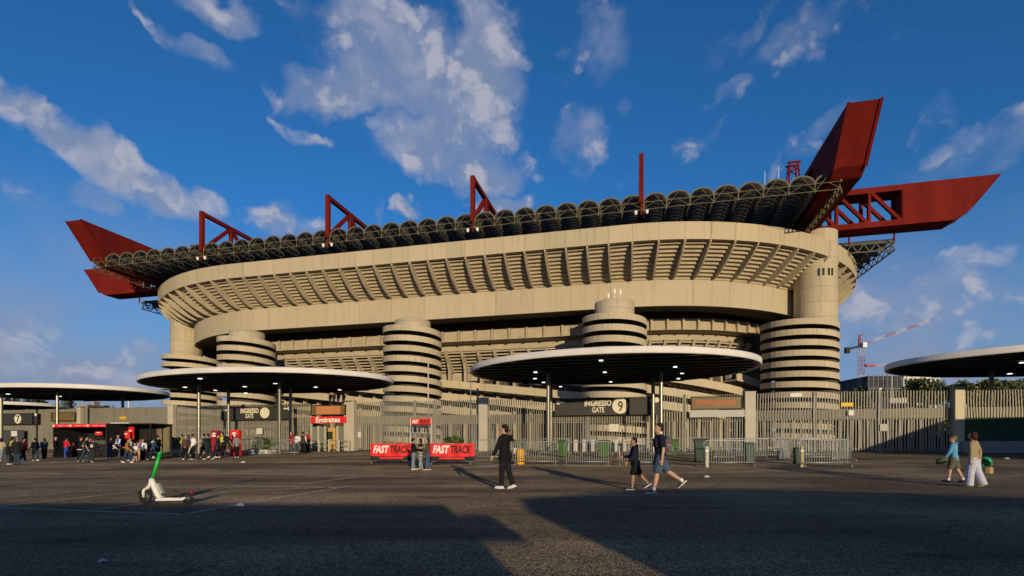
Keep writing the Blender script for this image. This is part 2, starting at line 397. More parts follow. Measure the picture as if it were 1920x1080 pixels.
def thing(name, loc, label, cat, group=None, rz=0.0):
    o = bpy.data.objects.new(name, None); COL.objects.link(o); o.empty_display_size = 0.3
    o.location = loc; o.rotation_euler = (0, 0, rz)
    return tag(o, label, cat, group)
def copy_tree(o, parent=None):
    c = o.copy(); COL.objects.link(c)
    if parent is not None: c.parent = parent
    for ch in list(o.children): copy_tree(ch, c)
    return c
def bevel(me, w, seg=2, ang=40):
    bm = bmesh.new(); bm.from_mesh(me)
    ed = [e for e in bm.edges if len(e.link_faces) == 2 and e.calc_face_angle(0) > R(ang)]
    bmesh.ops.bevel(bm, geom=ed, offset=w, segments=seg, affect='EDGES', profile=0.6)
    bm.to_mesh(me); bm.free(); me.update()
TXT = {}
def text_part(name, body, c, wd, ht, m, parent, xd, shear=0.0, bold=0.0, depth=0.012, nrm=None):
    """lettering as a thin solid, fitted to wd x ht, centred on c, reading along xd"""
    key = (body, shear, bold)
    if key not in TXT:
        cu = bpy.data.curves.new('lettering', 'FONT'); cu.body = body; cu.shear = shear; cu.offset = bold; cu.extrude = 0.02; cu.resolution_u = 3
        ob = bpy.data.objects.new('lettering', cu); COL.objects.link(ob)
        dg = bpy.context.evaluated_depsgraph_get(); me0 = bpy.data.meshes.new_from_object(ob.evaluated_get(dg))
        bpy.data.objects.remove(ob); bpy.data.curves.remove(cu)
        TXT[key] = ([v.co.copy() for v in me0.vertices], [tuple(p.vertices) for p in me0.polygons]); bpy.data.meshes.remove(me0)
    vs, fs = TXT[key]
    x0, x1 = min(v.x for v in vs), max(v.x for v in vs); y0, y1 = min(v.y for v in vs), max(v.y for v in vs)
    xd = Vector(xd).normalized(); up = Vector((0, 0, 1)); nr = xd.cross(up)   # faces the viewer when xd points to the viewer's right
    mb = MB()
    mb.add([Vector(c) + xd * ((v.x - (x0 + x1) / 2) / (x1 - x0) * wd) + up * ((v.y - (y0 + y1) / 2) / (y1 - y0) * ht) + nr * (v.z / 0.02 * depth / 2) for v in vs], fs)
    return mb.build(name, m, parent)

# ------------------------------------------------------------------ frames of reference
LD = Vector((0.9713, -0.2378, 0)).normalized()     # along the long side of the stadium and the fence, to the right
TD = Vector((0.2378, 0.9713, 0)).normalized()      # square to it, away from the street
O = Vector((62, 111, 0))                           # corner tower
def S(u, v, w): return O + LD * u + TD * v + Vector((0, 0, w))
ROWS = [-400, -120, -40, 0, 10] + list(range(14, 50)) + [60, 90, 150, 300, 800, 2500, 7000]
def zrow(t):
    def sm(a, lo, hi):
        return lo if a < lo else hi if a > hi else a
    if t <= 14: return 0.0
    if t >= 47: return 0.80
    z = 0
    for k in range(-3, 4): z += 0.030 * (sm(t + k, 18, 44.7) - 18)
    return z / 7
def gz(x, y):
    t = x * TD.x + y * TD.y
    if t <= ROWS[0] or t >= ROWS[-1]: return 0.0 if t < 0 else 0.80
    for a, b_ in zip(ROWS, ROWS[1:]):
        if a <= t <= b_: return zrow(a) + (zrow(b_) - zrow(a)) * (t - a) / (b_ - a)
    return 0.8
def ray(px, py): return Vector(((px - CX) / F, 1.0, (HY - py) / F))
def at(px, py, Y): return Vector((0, 0, CH)) + ray(px, py) * Y
def gp(px, py):                                    # where the ground is seen at this spot
    d = ray(px, py); lo, hi = 1.0, 200.0
    for _ in range(60):
        mid = (lo + hi) / 2
        if CH + d.z * mid > gz(d.x * mid, mid): lo = mid
        else: hi = mid
    return Vector((d.x * lo, lo, gz(d.x * lo, lo)))
# ------------------------------------------------------------------ ground
mb = MB(); cols = [-7000, -2000, -500, -150, -60, -30, 0, 30, 60, 150, 500, 2000, 7000]
g = [[LD * c + TD * t + Vector((0, 0, zrow(t))) for c in cols] for t in ROWS]
mb.rings(g, cap=False, closed=False)
tag(mb.build('ground', ASPHALT), 'worn dark asphalt plaza sloping gently up to the stadium fence', 'ground', kind='structure')
def paint_line(pts, wd):
    mb = MB(); P = []
    for (a, b_) in zip(pts, pts[1:]):
        n = max(2, int((gp(*b_) - gp(*a)).length / 0.5))
        A, B = gp(*a), gp(*b_)
        P += [A.lerp(B, i / n) for i in range(n + (1 if b_ == pts[-1] else 0))]
    rs = []
    for i, p in enumerate(P):
        d = (P[min(i + 1, len(P) - 1)] - P[max(0, i - 1)]); d.z = 0; d.normalize(); s_ = Vector((-d.y, d.x, 0)) * wd / 2
        rs.append([Vector((q.x, q.y, gz(q.x, q.y) + 0.006)) for q in (p - s_, p + s_)])
    mb.rings(rs, cap=False, closed=False)
    return tag(mb.build('road_marking', PAINT, fix=False), 'worn white painted parking line on dark asphalt', 'road marking', 'parking lines on the asphalt', 'structure')
for pts, wd in [([(-60, 950), (345, 965)], .11), ([(345, 965), (455, 944), (660, 911)], .11), ([(175, 957), (435, 921), (650, 913)], .10), ([(-40, 953), (110, 938), (250, 922)], .10),
                ([(415, 910), (640, 915)], .12), ([(565, 907), (672, 894)], .12), ([(375, 887), (775, 894)], .14), ([(300, 884), (620, 882)], .14), ([(-20, 934), (170, 921), (330, 914)], .10),
                ([(560, 873), (760, 885)], .12), ([(585, 857), (690, 851)], .14), ([(598, 850), (640, 848)], .14), ([(60, 875), (210, 879)], .12), ([(800, 869), (910, 866)], .25), ([(815, 874), (925, 868)], .25),
                ([(845, 879), (965, 869)], .25), ([(895, 878), (975, 870)], .25), ([(1095, 873), (1125, 872)], .2), ([(1205, 875), (1222, 874)], .2)]:
    paint_line(pts, wd)
# ------------------------------------------------------------------ stadium
stad = thing('stadium', O, 'huge tan concrete football stadium with ribbed upper ring, red steel girders and barrel-vaulted roof', 'stadium')
LEN, WID, R0 = 161.0, 130.0, 48.0
UC, HS = -80.6, 43.6      # middle of the street side, half its straight length
def P(s, d, w=None):
    """point on the ring at arc length s (0 = middle of the street side), pushed outwards by d"""
    t = abs(s); sg = 1 if s >= 0 else -1; q = R0 * math.pi / 2
    if t < HS: x, y, nx, ny = t, -14 - d, 0, -1
    elif t < HS + q:
        a = (t - HS) / R0; nx, ny = math.sin(a), -math.cos(a); x, y = HS + (R0 + d) * nx, 34 + (R0 + d) * ny
    elif t < HS + 62 + q: x, y, nx, ny = HS + R0 + d, 34 + t - HS - q, 1, 0
    elif t < HS + 62 + 2 * q:
        a = (t - HS - 62 - q) / R0; nx, ny = math.cos(a), math.sin(a); x, y = HS + (R0 + d) * nx, 96 + (R0 + d) * ny
    else: x, y, nx, ny = HS - (t - HS - 62 - 2 * q), 144 + d, 0, 1
    p = (UC + sg * x, y)
    if w is None: return p, (sg * nx, ny)
    return S(p[0], p[1], w)
HALF = HS * 2 + R0 * math.pi + 62
STEP = 4.125
SALL = [k * HALF / 74 for k in range(-74, 75)]
def sweep(prof, ss=SALL, closed_prof=False):
    mb = MB(); L = [0]
    for a, b_ in zip(prof, prof[1:]): L.append(L[-1] + math.hypot(b_[0] - a[0], b_[1] - a[1]))
    for i in range(len(prof) - 1):                      # each facet keeps its own points so that it shades flat
        o = len(mb.v)
        for s in ss:
            for j in (i, i + 1):
                mb.uv[len(mb.v)] = (s, L[j]); mb.v.append(P(s, *prof[j]))
        for k in range(len(ss) - 1): mb.f.append((o + 2 * k, o + 2 * k + 1, o + 2 * k + 3, o + 2 * k + 2)); mb.m.append(0)
    return mb
def fine(ss, n=3):
    out = []
    for a, b_ in zip(ss, ss[1:]): out += [a + (b_ - a) * k / n for k in range(n)]
    return out + [ss[-1]]
SF = fine(SALL, 3)
ring = sweep([(-0.6, 29.7), (0, 29.7), (0, 35.0), (-0.6, 35.0)], SF).build('upper_ring', C_BAND, stad)
sweep([(7.6, 39.85), (8.35, 39.9), (8.55, 43.1), (7.7, 43.1), (7.7, 41.0)], SF).build('rim', C_RIM, ring)
NST = 10
sweep([(-0.9, 35.0), (-0.9, 35.9), (7.4, 41.4), (7.6, 41.0)]).build('underside', C_SHADE, ring)
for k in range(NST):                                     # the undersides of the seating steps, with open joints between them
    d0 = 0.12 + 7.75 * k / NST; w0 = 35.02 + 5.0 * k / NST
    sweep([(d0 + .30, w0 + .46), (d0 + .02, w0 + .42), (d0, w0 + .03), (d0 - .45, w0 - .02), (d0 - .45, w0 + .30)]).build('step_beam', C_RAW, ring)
sweep([(-0.4, 29.75), (-11.3, 30.9)]).build('soffit', C_SHADE, ring)
ribpoly = [(-0.1, 35.02), (0.22, 35.02), (1.6, 35.10), (3.2, 35.75), (5.0, 36.75), (6.9, 38.15), (8.3, 39.5), (8.3, 40.9), (-0.1, 35.9)]
for k in range(-38, 39):
    s = k * STEP
    (p, n) = P(s, 0)
    mb = MB(); tx = (-n[1], n[0])
    f = lambda q, sg: S(p[0] + n[0] * q[0] + tx[0] * .16 * sg, p[1] + n[1] * q[0] + tx[1] * .16 * sg, q[1])
    mb.prism(ribpoly, lambda q: f(q, -1), lambda q: f(q, 1)); mb.build('rib', C_RAW, ring)
sweep([(7.5, 42.6), (-34, 21.5), (-60, 6)]).build('seating_bowl', C_SHADE, stad)
# second ring, set back beneath the first; it climbs a little towards the right-hand corner
def lift(s): return 0.018 * max(0.0, s - 28.0)
def sweep_l(prof, ss=SALL):
    mb = sweep(prof, ss)
    n = len(ss)
    for i in range(len(mb.v)): mb.v[i] = mb.v[i] + Vector((0, 0, lift(ss[(i % (2 * n)) // 2])))
    return mb
low = sweep_l([(-9.4, 28.6), (-8.2, 28.6), (-8.0, 26.1), (-9.0, 26.0), (-11.2, 26.0), (-11.2, 24.2)], SF).build('lower_ring', C_RAW, stad)
sweep_l([(-10.2, 24.2), (-16.4, 19.8)]).build('underside', C_SHADE, low)
for k in range(7):
    d0 = -9.7 - 5.9 * k / 7; w0 = 23.9 - 4.3 * k / 7
    sweep_l([(d0 - .2, w0 + .06), (d0, w0), (d0 - .03, w0 - .30), (d0 - .5, w0 - .34)]).build('step_beam', C_RAW, low)
sweep_l([(-16.4, 19.7), (-15.6, 19.7), (-15.6, 17.6), (-16.4, 17.6)]).build('parapet', C_RAW, low)
for k in range(-26, 27):
    s = k * STEP + 1.2; dz = lift(s)
    (p, n) = P(s, 0); tx = (-n[1], n[0])
    f = lambda q, sg: S(p[0] + n[0] * q[0] + tx[0] * .22 * sg, p[1] + n[1] * q[0] + tx[1] * .22 * sg, q[1] + dz)
    mb = MB(); mb.prism([(-8.3, 28.5), (-7.4, 28.5), (-7.35, 27.6), (-7.5, 25.95), (-8.3, 26.0)], lambda q: f(q, -1), lambda q: f(q, 1))
    mb.build('bracket', C_RAW, low)
    f2 = lambda q, sg: S(p[0] + n[0] * q[0] + tx[0] * .3 * sg, p[1] + n[1] * q[0] + tx[1] * .3 * sg, q[1] + dz)
    mb = MB(); mb.prism([(-9.2, 24.0), (-9.9, 22.8), (-11.4, 21.4), (-12.2, 19.6), (-12.4, 0.2), (-13.6, 0.2), (-13.6, 19.4), (-15.6, 19.9), (-10.0, 24.4)], lambda q: f2(q, -1), lambda q: f2(q, 1))
    mb.build('pier', C_RAW, low)
for (u0, u1, v0, v1) in ((-14, -3.5, 9.5, 20), (-155, -145, 9.5, 20)):     # added dark blocks filling the gap between ring and corner towers
    mb = MB(); mb.hexa([S(u0, v0, .5), S(u1, v0, .5), S(u1, v1, .5), S(u0, v1, .5), S(u0, v0, 29), S(u1, v0, 29), S(u1, v1, 29), S(u0, v1, 29)]); mb.build('dark_fill', C_SHADE, stad)
sweep([(-10.5, 30.8), (-10.5, 28.9), (-16.2, 27.5), (-16.2, 0.6)]).build('inner_wall', C_SHADE, stad)
# sloping access ramps wound round the old ring
for c in [k * 3.1 for k in range(-4, 14)]:
    ss = [q for q in [(-104 + 2.0 * i) for i in range(105)] if 7.0 < c - 0.115 * q < 16.2]
    if len(ss) < 4: continue
    mb = MB()
    rs = []
    for s in ss:
        z = c - 0.115 * s
        rs.append([P(s, -8.6, z), P(s, -8.3, z), P(s, -8.3, z + 1.75), P(s, -8.55, z + 1.75), P(s, -8.55, z + .3), P(s, -12.3, z + .3), P(s, -12.3, z)])
    mb.rings(rs)
    for i, r in enumerate(rs):
        for j in range(7): mb.uv[i * 7 + j] = (ss[i], j * 1.3)
    mb.build('access_ramp', C_RAMP, stad)

# ramp towers ---------------------------------------------------------
def tower(u, v, r, core, top, cap, shaft=None, pitch=2.12, phase=0.0, ph=1.2):
    mb = MB(); su, sv = shaft or (u, v); base = 0.5; n = 32
    prof = [(core, base), (core, cap), (core - .25, cap + .02), (core * .72, cap + .32), (0.02, cap + .42)] if cap < 40 else [(core, base), (core, cap)]
    rs = []
    for (rr, w) in prof: rs.append([S(su + rr * math.cos(2 * math.pi * k / n), sv + rr * math.sin(2 * math.pi * k / n), w) for k in range(n + 1)])
    mb.rings(rs, closed=False, cap=False)
    for i in range(len(rs)):
        for k in range(n + 1): mb.uv[i * (n + 1) + k] = (k * core * 6.283 / n, prof[i][1])
    sh = mb.build('tower_shaft', [C_SHAFT, C_SHADE], stad, smooth=False)
    if True:                                           # inside the ramp the core is darker, its shade painted into the colour
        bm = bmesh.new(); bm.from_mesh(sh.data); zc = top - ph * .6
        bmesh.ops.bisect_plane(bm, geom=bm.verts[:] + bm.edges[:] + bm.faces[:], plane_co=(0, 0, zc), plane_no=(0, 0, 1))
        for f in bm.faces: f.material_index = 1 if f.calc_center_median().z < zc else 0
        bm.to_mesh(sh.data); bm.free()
    sh.data.polygons.foreach_set('use_smooth', [True] * len(sh.data.polygons))
    mb = MB(); rs = []; th = math.pi * 0.5 + phase; z = top - ph; i = 0
    nn = 40
    while z > 0.7:
        c_, s_ = math.cos(th), math.sin(th)
        q = lambda rr, w: S(u + rr * c_, v + rr * s_, w)
        row = [q(r - .2, z), q(r, z), q(r, z + ph), q(r - .25, z + ph), q(r - .25, z + .22), q(max(core * .6, 1.5), z + .22), q(max(core * .6, 1.5), z)]
        for j, p_ in enumerate(row): mb.uv[len(rs) * 7 + j] = (i * r * 6.283 / nn, j * 1.1)
        rs.append(row); th += 2 * math.pi / nn; z -= pitch / nn; i += 1
    mb.rings(rs)
    ro = mb.build('spiral_ramp', [C_RAMP, C_SHADE], sh)
    for i, p_ in enumerate(ro.data.polygons):
        if p_.index < (len(rs) - 1) * 7 and p_.index % 7 in (3, 4, 5, 6): p_.material_index = 1  # inner ramp faces painted darker to stand for shade
    return sh
tw = tower(-0.3, 0, 7.5, 4.1, 27.9, 46.0, shaft=(2.8, -0.3), phase=.4)
mb = MB(); mb.lathe([(4.6, .5), (4.6, 26.0)], S(-.3, 0, 0), 28); mb.build('ramp_core', C_SHADE, tw)
for (dx, dz) in ((-1.55, 0), (-.75, 0), (.35, 0), (1.1, 0)):
    mb = MB(); X = at(1527, 516, 106.5)
    a = math.asin(max(-.9, min(.9, dx / 4.1))); nrm = (-TD * math.cos(a + .25) + LD * math.sin(a + .25))
    c = S(2.8, -.3, 37.0) + nrm * 4.1
    mb.box(c, (.42, .12, 1.5), ax=Vector((-nrm.y, nrm.x, 0)), ay=nrm); mb.build('slot_window', BLACK, tw)
tower(-158.6, 0, 7.5, 4.1, 27.2, 46.0, shaft=(-161.2, 0.6), phase=.9)
tower(0, WID, 7.5, 4.1, 27.9, 46.0); tower(-158.6, WID, 7.5, 4.1, 27.9, 46.0)
for (u, top, cp, ph) in ((-38.5, 27.3, 29.6, .2), (-82, 27.2, 28.4, 1.0), (-124.8, 26.9, 28.2, 1.5)):
    t_ = tower(u, -17.6, 6.35, 3.9, top, cp, phase=ph)
    if u == -38.5:
        for (du, w0, hh) in ((.2, 30.0, 1.5), (1.3, 30.0, 1.3), (-1.0, 29.9, .8)):
            mb = MB(); mb.tube([S(u + du, -19.5, w0), S(u + du, -19.5, w0 + hh)], .05, 6); mb.box(S(u + du, -19.6, w0 + hh), (.32, .2, .9), ax=LD, ay=TD); mb.build('antenna', WHITE, t_)
        mb = MB(); mb.tube([S(u - 3.6, -19, 29.4), S(u - .6, -19.5, 30.7)], .05, 5); mb.tube([S(u - 3.6, -19, 29.2), S(u - 3.6, -19, 30.3)], .05, 5); mb.build('antenna', RAIL, t_)

# roof: rows of barrel vaults on lattice trusses ----------------------
EV, BK, WS, WB = -25.0, 40.0, 45.75, 44.45
RU0, RU1 = -162.3, -0.6; RST = (RU1 - RU0) / 40
roof = MB(); roof.bar(S(-LEN, 40, WS), S(0, 40, WS), .4); roof = roof.build('roof', TRUSSD, stad)
def vault_mesh(width, length, rise):
    """local: x across, y along, z up"""
    mb = MB(); n = 10; W2 = width / 2 - .01
    arc = [(-W2 * math.cos(math.pi * k / n), rise * math.sin(math.pi * k / n) ** .9) for k in range(n + 1)]
    nl = max(2, int(length / 1.5))
    rs = []
    for j in range(nl + 1):
        y = length * j / nl
        rs.append([(x, y, z) for x, z in arc] + [(x * .975, y, z - .09) for x, z in reversed(arc)])
    mb.rings(rs)
    for j in range(nl + 1):                              # purlins, and a doubled rim at the free end
        y = length * j / nl + (.02 if j == 0 else 0); hh = .16 if j else .12
        a = [[(x * .97, y - .06, z - .10), (x * .97, y + .06, z - .10), (x * .93, y + .06, z - .10 - hh), (x * .93, y - .06, z - .10 - hh)] for x, z in arc]
        mb.rings(a, mi=1)
    a = [[(x * 1.01, -.10, z + .06), (x * 1.01, .06, z + .06), (x * .97, .06, z - .1), (x * .97, -.10, z - .1)] for x, z in arc]
    mb.rings(a, mi=2)  # pale edge
    for sg in (-1, 1): mb.bar((sg * W2 * .55, 0, rise * .74), (sg * W2 * .55, length, rise * .74), .12, mi=1)
    me = mb.mesh('roof_vault', [VAULT, VRIB, TRUSS]); return me
def lattice(mb, a, b_, n, w0, w1, r=.07, mi=0, ch=.10):
    a, b_ = Vector(a), Vector(b_)
    q = lambda t, w: Vector((a.x + (b_.x - a.x) * t, a.y + (b_.y - a.y) * t, w))
    mb.bar(q(0, w0), q(1, w0), ch * 2, mi=mi); mb.bar(q(0, w1), q(1, w1), ch * 2, mi=mi)
    for k in range(n):
        mb.bar(q(k / n, w0), q((k + .5) / n, w1), r * 2, mi=mi); mb.bar(q((k + .5) / n, w1), q((k + 1) / n, w0), r * 2, mi=mi)
VM = vault_mesh(RST, BK - EV, 1.55)
rotz = math.atan2(LD.y, LD.x)
for k in range(40):
    o = bpy.data.objects.new('roof_vault', VM); COL.objects.link(o)
    o.location = S(RU0 + RST * (k + .5), EV, WS); o.rotation_euler = (0, 0, rotz); put(o, roof)
tm = MB(); lattice(tm, (0, 0, 0), (0, BK - EV, 0), 24, -1.15, 0.1, .035, 0, .05)
TM = tm.mesh('roof_truss', TRUSSD)
for k in range(41):
    o = bpy.data.objects.new('roof_truss', TM); COL.objects.link(o)
    o.location = S(RU0 + RST * k, EV, WS); o.rotation_euler = (0, 0, rotz); put(o, roof)
mb = MB()
for k in range(40):
    a, b_ = S(RU0 + RST * k, EV - .1, 0), S(RU0 + RST * (k + 1), EV - .1, 0)
    for w in (WB, WS): mb.bar(a + Vector((0, 0, w)), b_ + Vector((0, 0, w)), .085)
    mb.bar(a + Vector((0, 0, WB - .25)), a + Vector((0, 0, WS + .35)), .10)
    p0, p1 = (a, b_) if k % 2 else (b_, a)
    mb.bar(p0 + Vector((0, 0, WB)), p0.lerp(p1, .5) + Vector((0, 0, WS + 1.25)), .07); mb.bar(p1 + Vector((0, 0, WB)), p0.lerp(p1, .5) + Vector((0, 0, WS)), .06)
mb.build('eave_truss', TRUSS, roof)
for u in (RU0, RU1):
    mb = MB(); lattice(mb, S(u, EV, 0), S(u, BK, 0), 30, WB - .6, WS + .1, .08, 0, .1); mb.build('verge_truss', TRUSS, roof)
# end wings of the roof beyond the corner towers, vaults running the other way
for (u0, u1, sg) in ((0.2, 18.7, 1), (-LEN - .2, -LEN - 18.7, -1)):
    VW = vault_mesh(STEP, 18.5, 1.3)
    for k in range(30):
        o = bpy.data.objects.new('roof_vault', VW); COL.objects.link(o)
        o.location = S(u1, 2.5 + STEP * (k + .5), 44.2); o.rotation_euler = (0, 0, rotz + sg * math.pi / 2); put(o, roof)
    mb = MB()
    lattice(mb, S(u0, 2.4, 0), S(u1, 2.4, 0), 8, 42.6, 44.3, .09, 0, .11)
    lattice(mb, S(u1, 2.4, 0), S(u1, 126, 0), 44, 42.6, 44.3, .09, 0, .11)
    lattice(mb, S(u1 - sg * 4, 2.4, 0), S(u1 - sg * 4, 126, 0), 44, 42.6, 44.3, .07, 0, .1)
    mb.build('eave_truss', TRUSSD, roof)
    for q in (.6, 9):
        mb = MB(); mb.bar(S(u1 - sg * q, 1.2, 44), S(u1 - sg * q, 1.2, 46.2), .25); mb.build('hanger', RED, roof)

# red girders ---------------------------------------------------------
GB, GT, GW = 46.0, 54.2, 2.35
def girder(name, fn, a0, a1, sup0, sup1):
    """box truss from a0 to a1 with plated, raked ends; sup0/sup1 are the tower lines"""
    mb = MB()
    for (e, sgn) in ((a0, -1), (a1, 1)):
        tip = [(e - sgn * 16.4, GB), (e - sgn * 7.6, GB), (e - sgn * 5.6, GB + 1.1), (e, GT), (e - sgn * 16.4, GT)]
        mb.prism(tip, lambda q: fn(q[0], -GW, q[1]), lambda q: fn(q[0], GW, q[1]))
        rim = [(e - sgn * 5.9, GB + .75), (e - sgn * 5.6, GB + 1.1), (e, GT + .02), (e - sgn * .4, GT + .02)]
        mb.prism(rim, lambda q: fn(q[0] + sgn * .25, -GW - .12, q[1]), lambda q: fn(q[0] + sgn * .25, -GW + .35, q[1]))
        mb.prism(rim, lambda q: fn(q[0] + sgn * .25, GW - .35, q[1]), lambda q: fn(q[0] + sgn * .25, GW + .12, q[1]))
        b_ = [(e - .35, GT - .9), (e + .35, GT - .9), (e + .35, GT + .1), (e - .35, GT + .1)]
    i0, i1 = a0 + 16.4, a1 - 16.4
    for (w0, w1) in ((GB, GB + 1.15), (GT - 1.15, GT)):
        mb.prism([(i0, w0), (i1, w0), (i1, w1), (i0, w1)], lambda q: fn(q[0], -GW + .06, q[1]), lambda q: fn(q[0], GW - .06, q[1]))
    n = max(2, round((i1 - i0) / 6.0)); st = (i1 - i0) / n
    for sd_ in (-GW + .4, GW - .4):
        for k in range(n):
            a = i0 + st * k; b_ = a + st
            up = (a + b_) / 2 < (a0 + a1) / 2
            mb.bar(fn(a, sd_, GB + .6 if up else GT - .6), fn(b_, sd_, GT - .6 if up else GB + .6), .62, .62)
            mb.bar(fn(a, sd_, GB + .5), fn(a, sd_, GT - .5), .55, .55)
        mb.bar(fn(i1, sd_, GB + .5), fn(i1, sd_, GT - .5), .55, .55)
    return mb.build(name, RED, stad)
girder('main_girder', lambda a, sd_, w: S(a, sd_, w), -LEN - 34.6, 34.6, -LEN, 0)
girder('main_girder', lambda a, sd_, w: S(a, WID + sd_, w), -LEN - 34.6, 34.6, -LEN, 0)
girder('main_girder', lambda a, sd_, w: S(sd_, a, w + .06), -32.6, WID + 32.6, 0, WID)
girder('main_girder', lambda a, sd_, w: S(-LEN + sd_, a, w - .7), -30.4, WID + 30.4, 0, WID)
for k in range(1, 5):
    u = -.9 - 32.4 * k; mb = MB(); w0, w1 = 46.2, 54.2
    fn = lambda a, w: S(u, a, w)
    mb.bar(fn(EV, w0 - .5), fn(EV, w1 + .45), .85, .85, up=(TD.x, TD.y, 0)); mb.bar(fn(EV + .4, w1), fn(WID + 20, w1), .8, .8); mb.bar(fn(EV + .4, w0), fn(WID + 20, w0), .8, .8)
    a = EV + .3; st = 8.3
    for j in range(18):
        mb.bar(fn(a, w0 if j % 2 == 0 else w1), fn(a + st, w1 if j % 2 == 0 else w0), .7, .7); mb.bar(fn(a + st, w0), fn(a + st, w1), .75, .75); a += st
    gd = mb.build('cross_girder', RED, stad)
    mb = MB(); mb.bar(fn(EV, 43.6), fn(EV, w0 - .5), .3); mb.build('hanger', RED, gd)
    for sg in (-1, 1):
        mb = MB(); mb.lathe([(.02, -.35), (.2, -.3), (.34, .3), (.02, .32)], S(u + sg * 1.0, EV - .2, 43.9), 10); mb.build('floodlight', WHITE, gd)
# plant on the roof: red lift frames and thin masts
for (px, py, h, Y) in ((1487, 325, 2.6, 113), (368, 470, 1.6, 152)):
    b0 = at(px, py, Y); mb = MB(); w = 1.1
    for sx in (-1, 1):
        for sy in (-1, 1): mb.bar(b0 + LD * sx * w + TD * sy * w + Vector((0, 0, -2.5)), b0 + LD * sx * w * .7 + TD * sy * w * .7 + Vector((0, 0, h * .8)), .26)
    for sy in (-1, 1):
        mb.bar(b0 - LD * w + TD * sy * w, b0 + LD * w * .8 + TD * sy * w * .8 + Vector((0, 0, h * .6)), .2); mb.bar(b0 + LD * w + TD * sy * w, b0 - LD * w * .8 + TD * sy * w * .8 + Vector((0, 0, h * .6)), .2)
        mb.bar(b0 - LD * 1.3 + TD * sy * .8 + Vector((0, 0, h * .8)), b0 + LD * 1.3 + TD * sy * .8 + Vector((0, 0, h * .8)), .34)
    mb.build('lift_frame', RED, stad)
for (px, py0, py1) in ((1434, 322, 345), (1460, 312, 340)):
    mb = MB(); mb.tube([at(px, py1 + 20, 110), at(px, py0, 110)], .06, 5); mb.build('mast', WHITE, stad)
# ------------------------------------------------------------------ ticket-gate canopies
def on_plane(px, py, z): 
    Y = (z - CH) * F / (HY - py); return at(px, py, Y)
def canopy(c, a, b, label, posts, lights, zb=6.6, th=0.40):
    c = Vector((c[0], c[1], 0)); t = thing('canopy', (c.x, c.y, gz(c.x, c.y)), label, 'canopy', 'flat disc canopies over the gates')
    n = 160
    E = lambda k, r, z: c + LD * (a * r * math.cos(2 * math.pi * k / n)) + TD * (b * r * math.sin(2 * math.pi * k / n)) + Vector((0, 0, z))
    mb = MB(); mb.rings([[E(k, r, z) for k in range(n)] for r, z in ((.985, zb + .04), (1, zb), (1.004, zb + .05), (1.004, zb + th - .04), (1, zb + th), (.97, zb + th + .06), (.4, zb + th + .3), (.01, zb + th + .32))], cap=False)
    mb.build('roof_rim', WHITE_RIM, t, smooth=False)
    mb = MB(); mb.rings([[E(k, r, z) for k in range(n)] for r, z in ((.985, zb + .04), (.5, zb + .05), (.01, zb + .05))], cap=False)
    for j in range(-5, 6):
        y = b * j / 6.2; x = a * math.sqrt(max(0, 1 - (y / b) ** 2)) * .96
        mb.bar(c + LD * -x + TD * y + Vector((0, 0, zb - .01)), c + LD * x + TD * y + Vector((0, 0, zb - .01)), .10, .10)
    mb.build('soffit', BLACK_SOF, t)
    for (x, y) in posts:
        p = c + LD * x + TD * y; z0 = gz(p.x, p.y)
        mb = MB(); mb.lathe([(.24, z0 - .05), (.24, z0 + .03), (.14, z0 + .05), (.14, zb + .04)], (p.x, p.y, 0), 14); mb.build('post', STEEL, t, smooth=False)
    for (px, py) in lights:
        q = on_plane(px, py, zb - .06); mb = MB(); mb.box(q, (.24, .24, .05), ax=LD, ay=TD); mb.build('downlight', LAMP, t)
    return t
STD = [(-4.5, -3.33), (3.0, -3.33), (3.0, 3.3), (-4.5, 3.3)]
canopy((7.0, 37.7), 10.2, 7.7, 'wide white rimmed disc canopy on posts before the gate 9 sign', [(-4.26, -.84), (3.74, .09), (3.3, 4.2), (-4.9, 4.2)], [(1127, 676), (1004, 698), (1003, 710), (1134, 698), (1266, 688), (1279, 700), (1019, 717), (1051, 725), (1272, 710), (1145, 716)])
canopy((-21.5, 45.4), 11.45, 7.4, 'white rimmed disc canopy above the small gate sign beside the red airline gate', [(-5.4, -1.9), (2.7, -1.9), (.6, 2.3), (-6.2, 2.3)], [(375, 710), (347, 726), (404, 732), (459, 725), (516, 719), (461, 737), (592, 726), (637, 731)])
canopy((-46.9, 54.8), 10.4, 7.2, 'white rimmed disc canopy above the black merchandise stall and the gate 7 sign', STD, [(15, 739), (112, 743)])
canopy((-73.5, 73), 10.4, 7.4, 'small distant disc canopy seen beneath the one above the merchandise stall', STD, [])
canopy((38.2, 33.0), 12.2, 7.3, 'disc canopy cut off by the right picture edge, over the curved slat fence', STD, [(1917, 680), (1893, 701)])
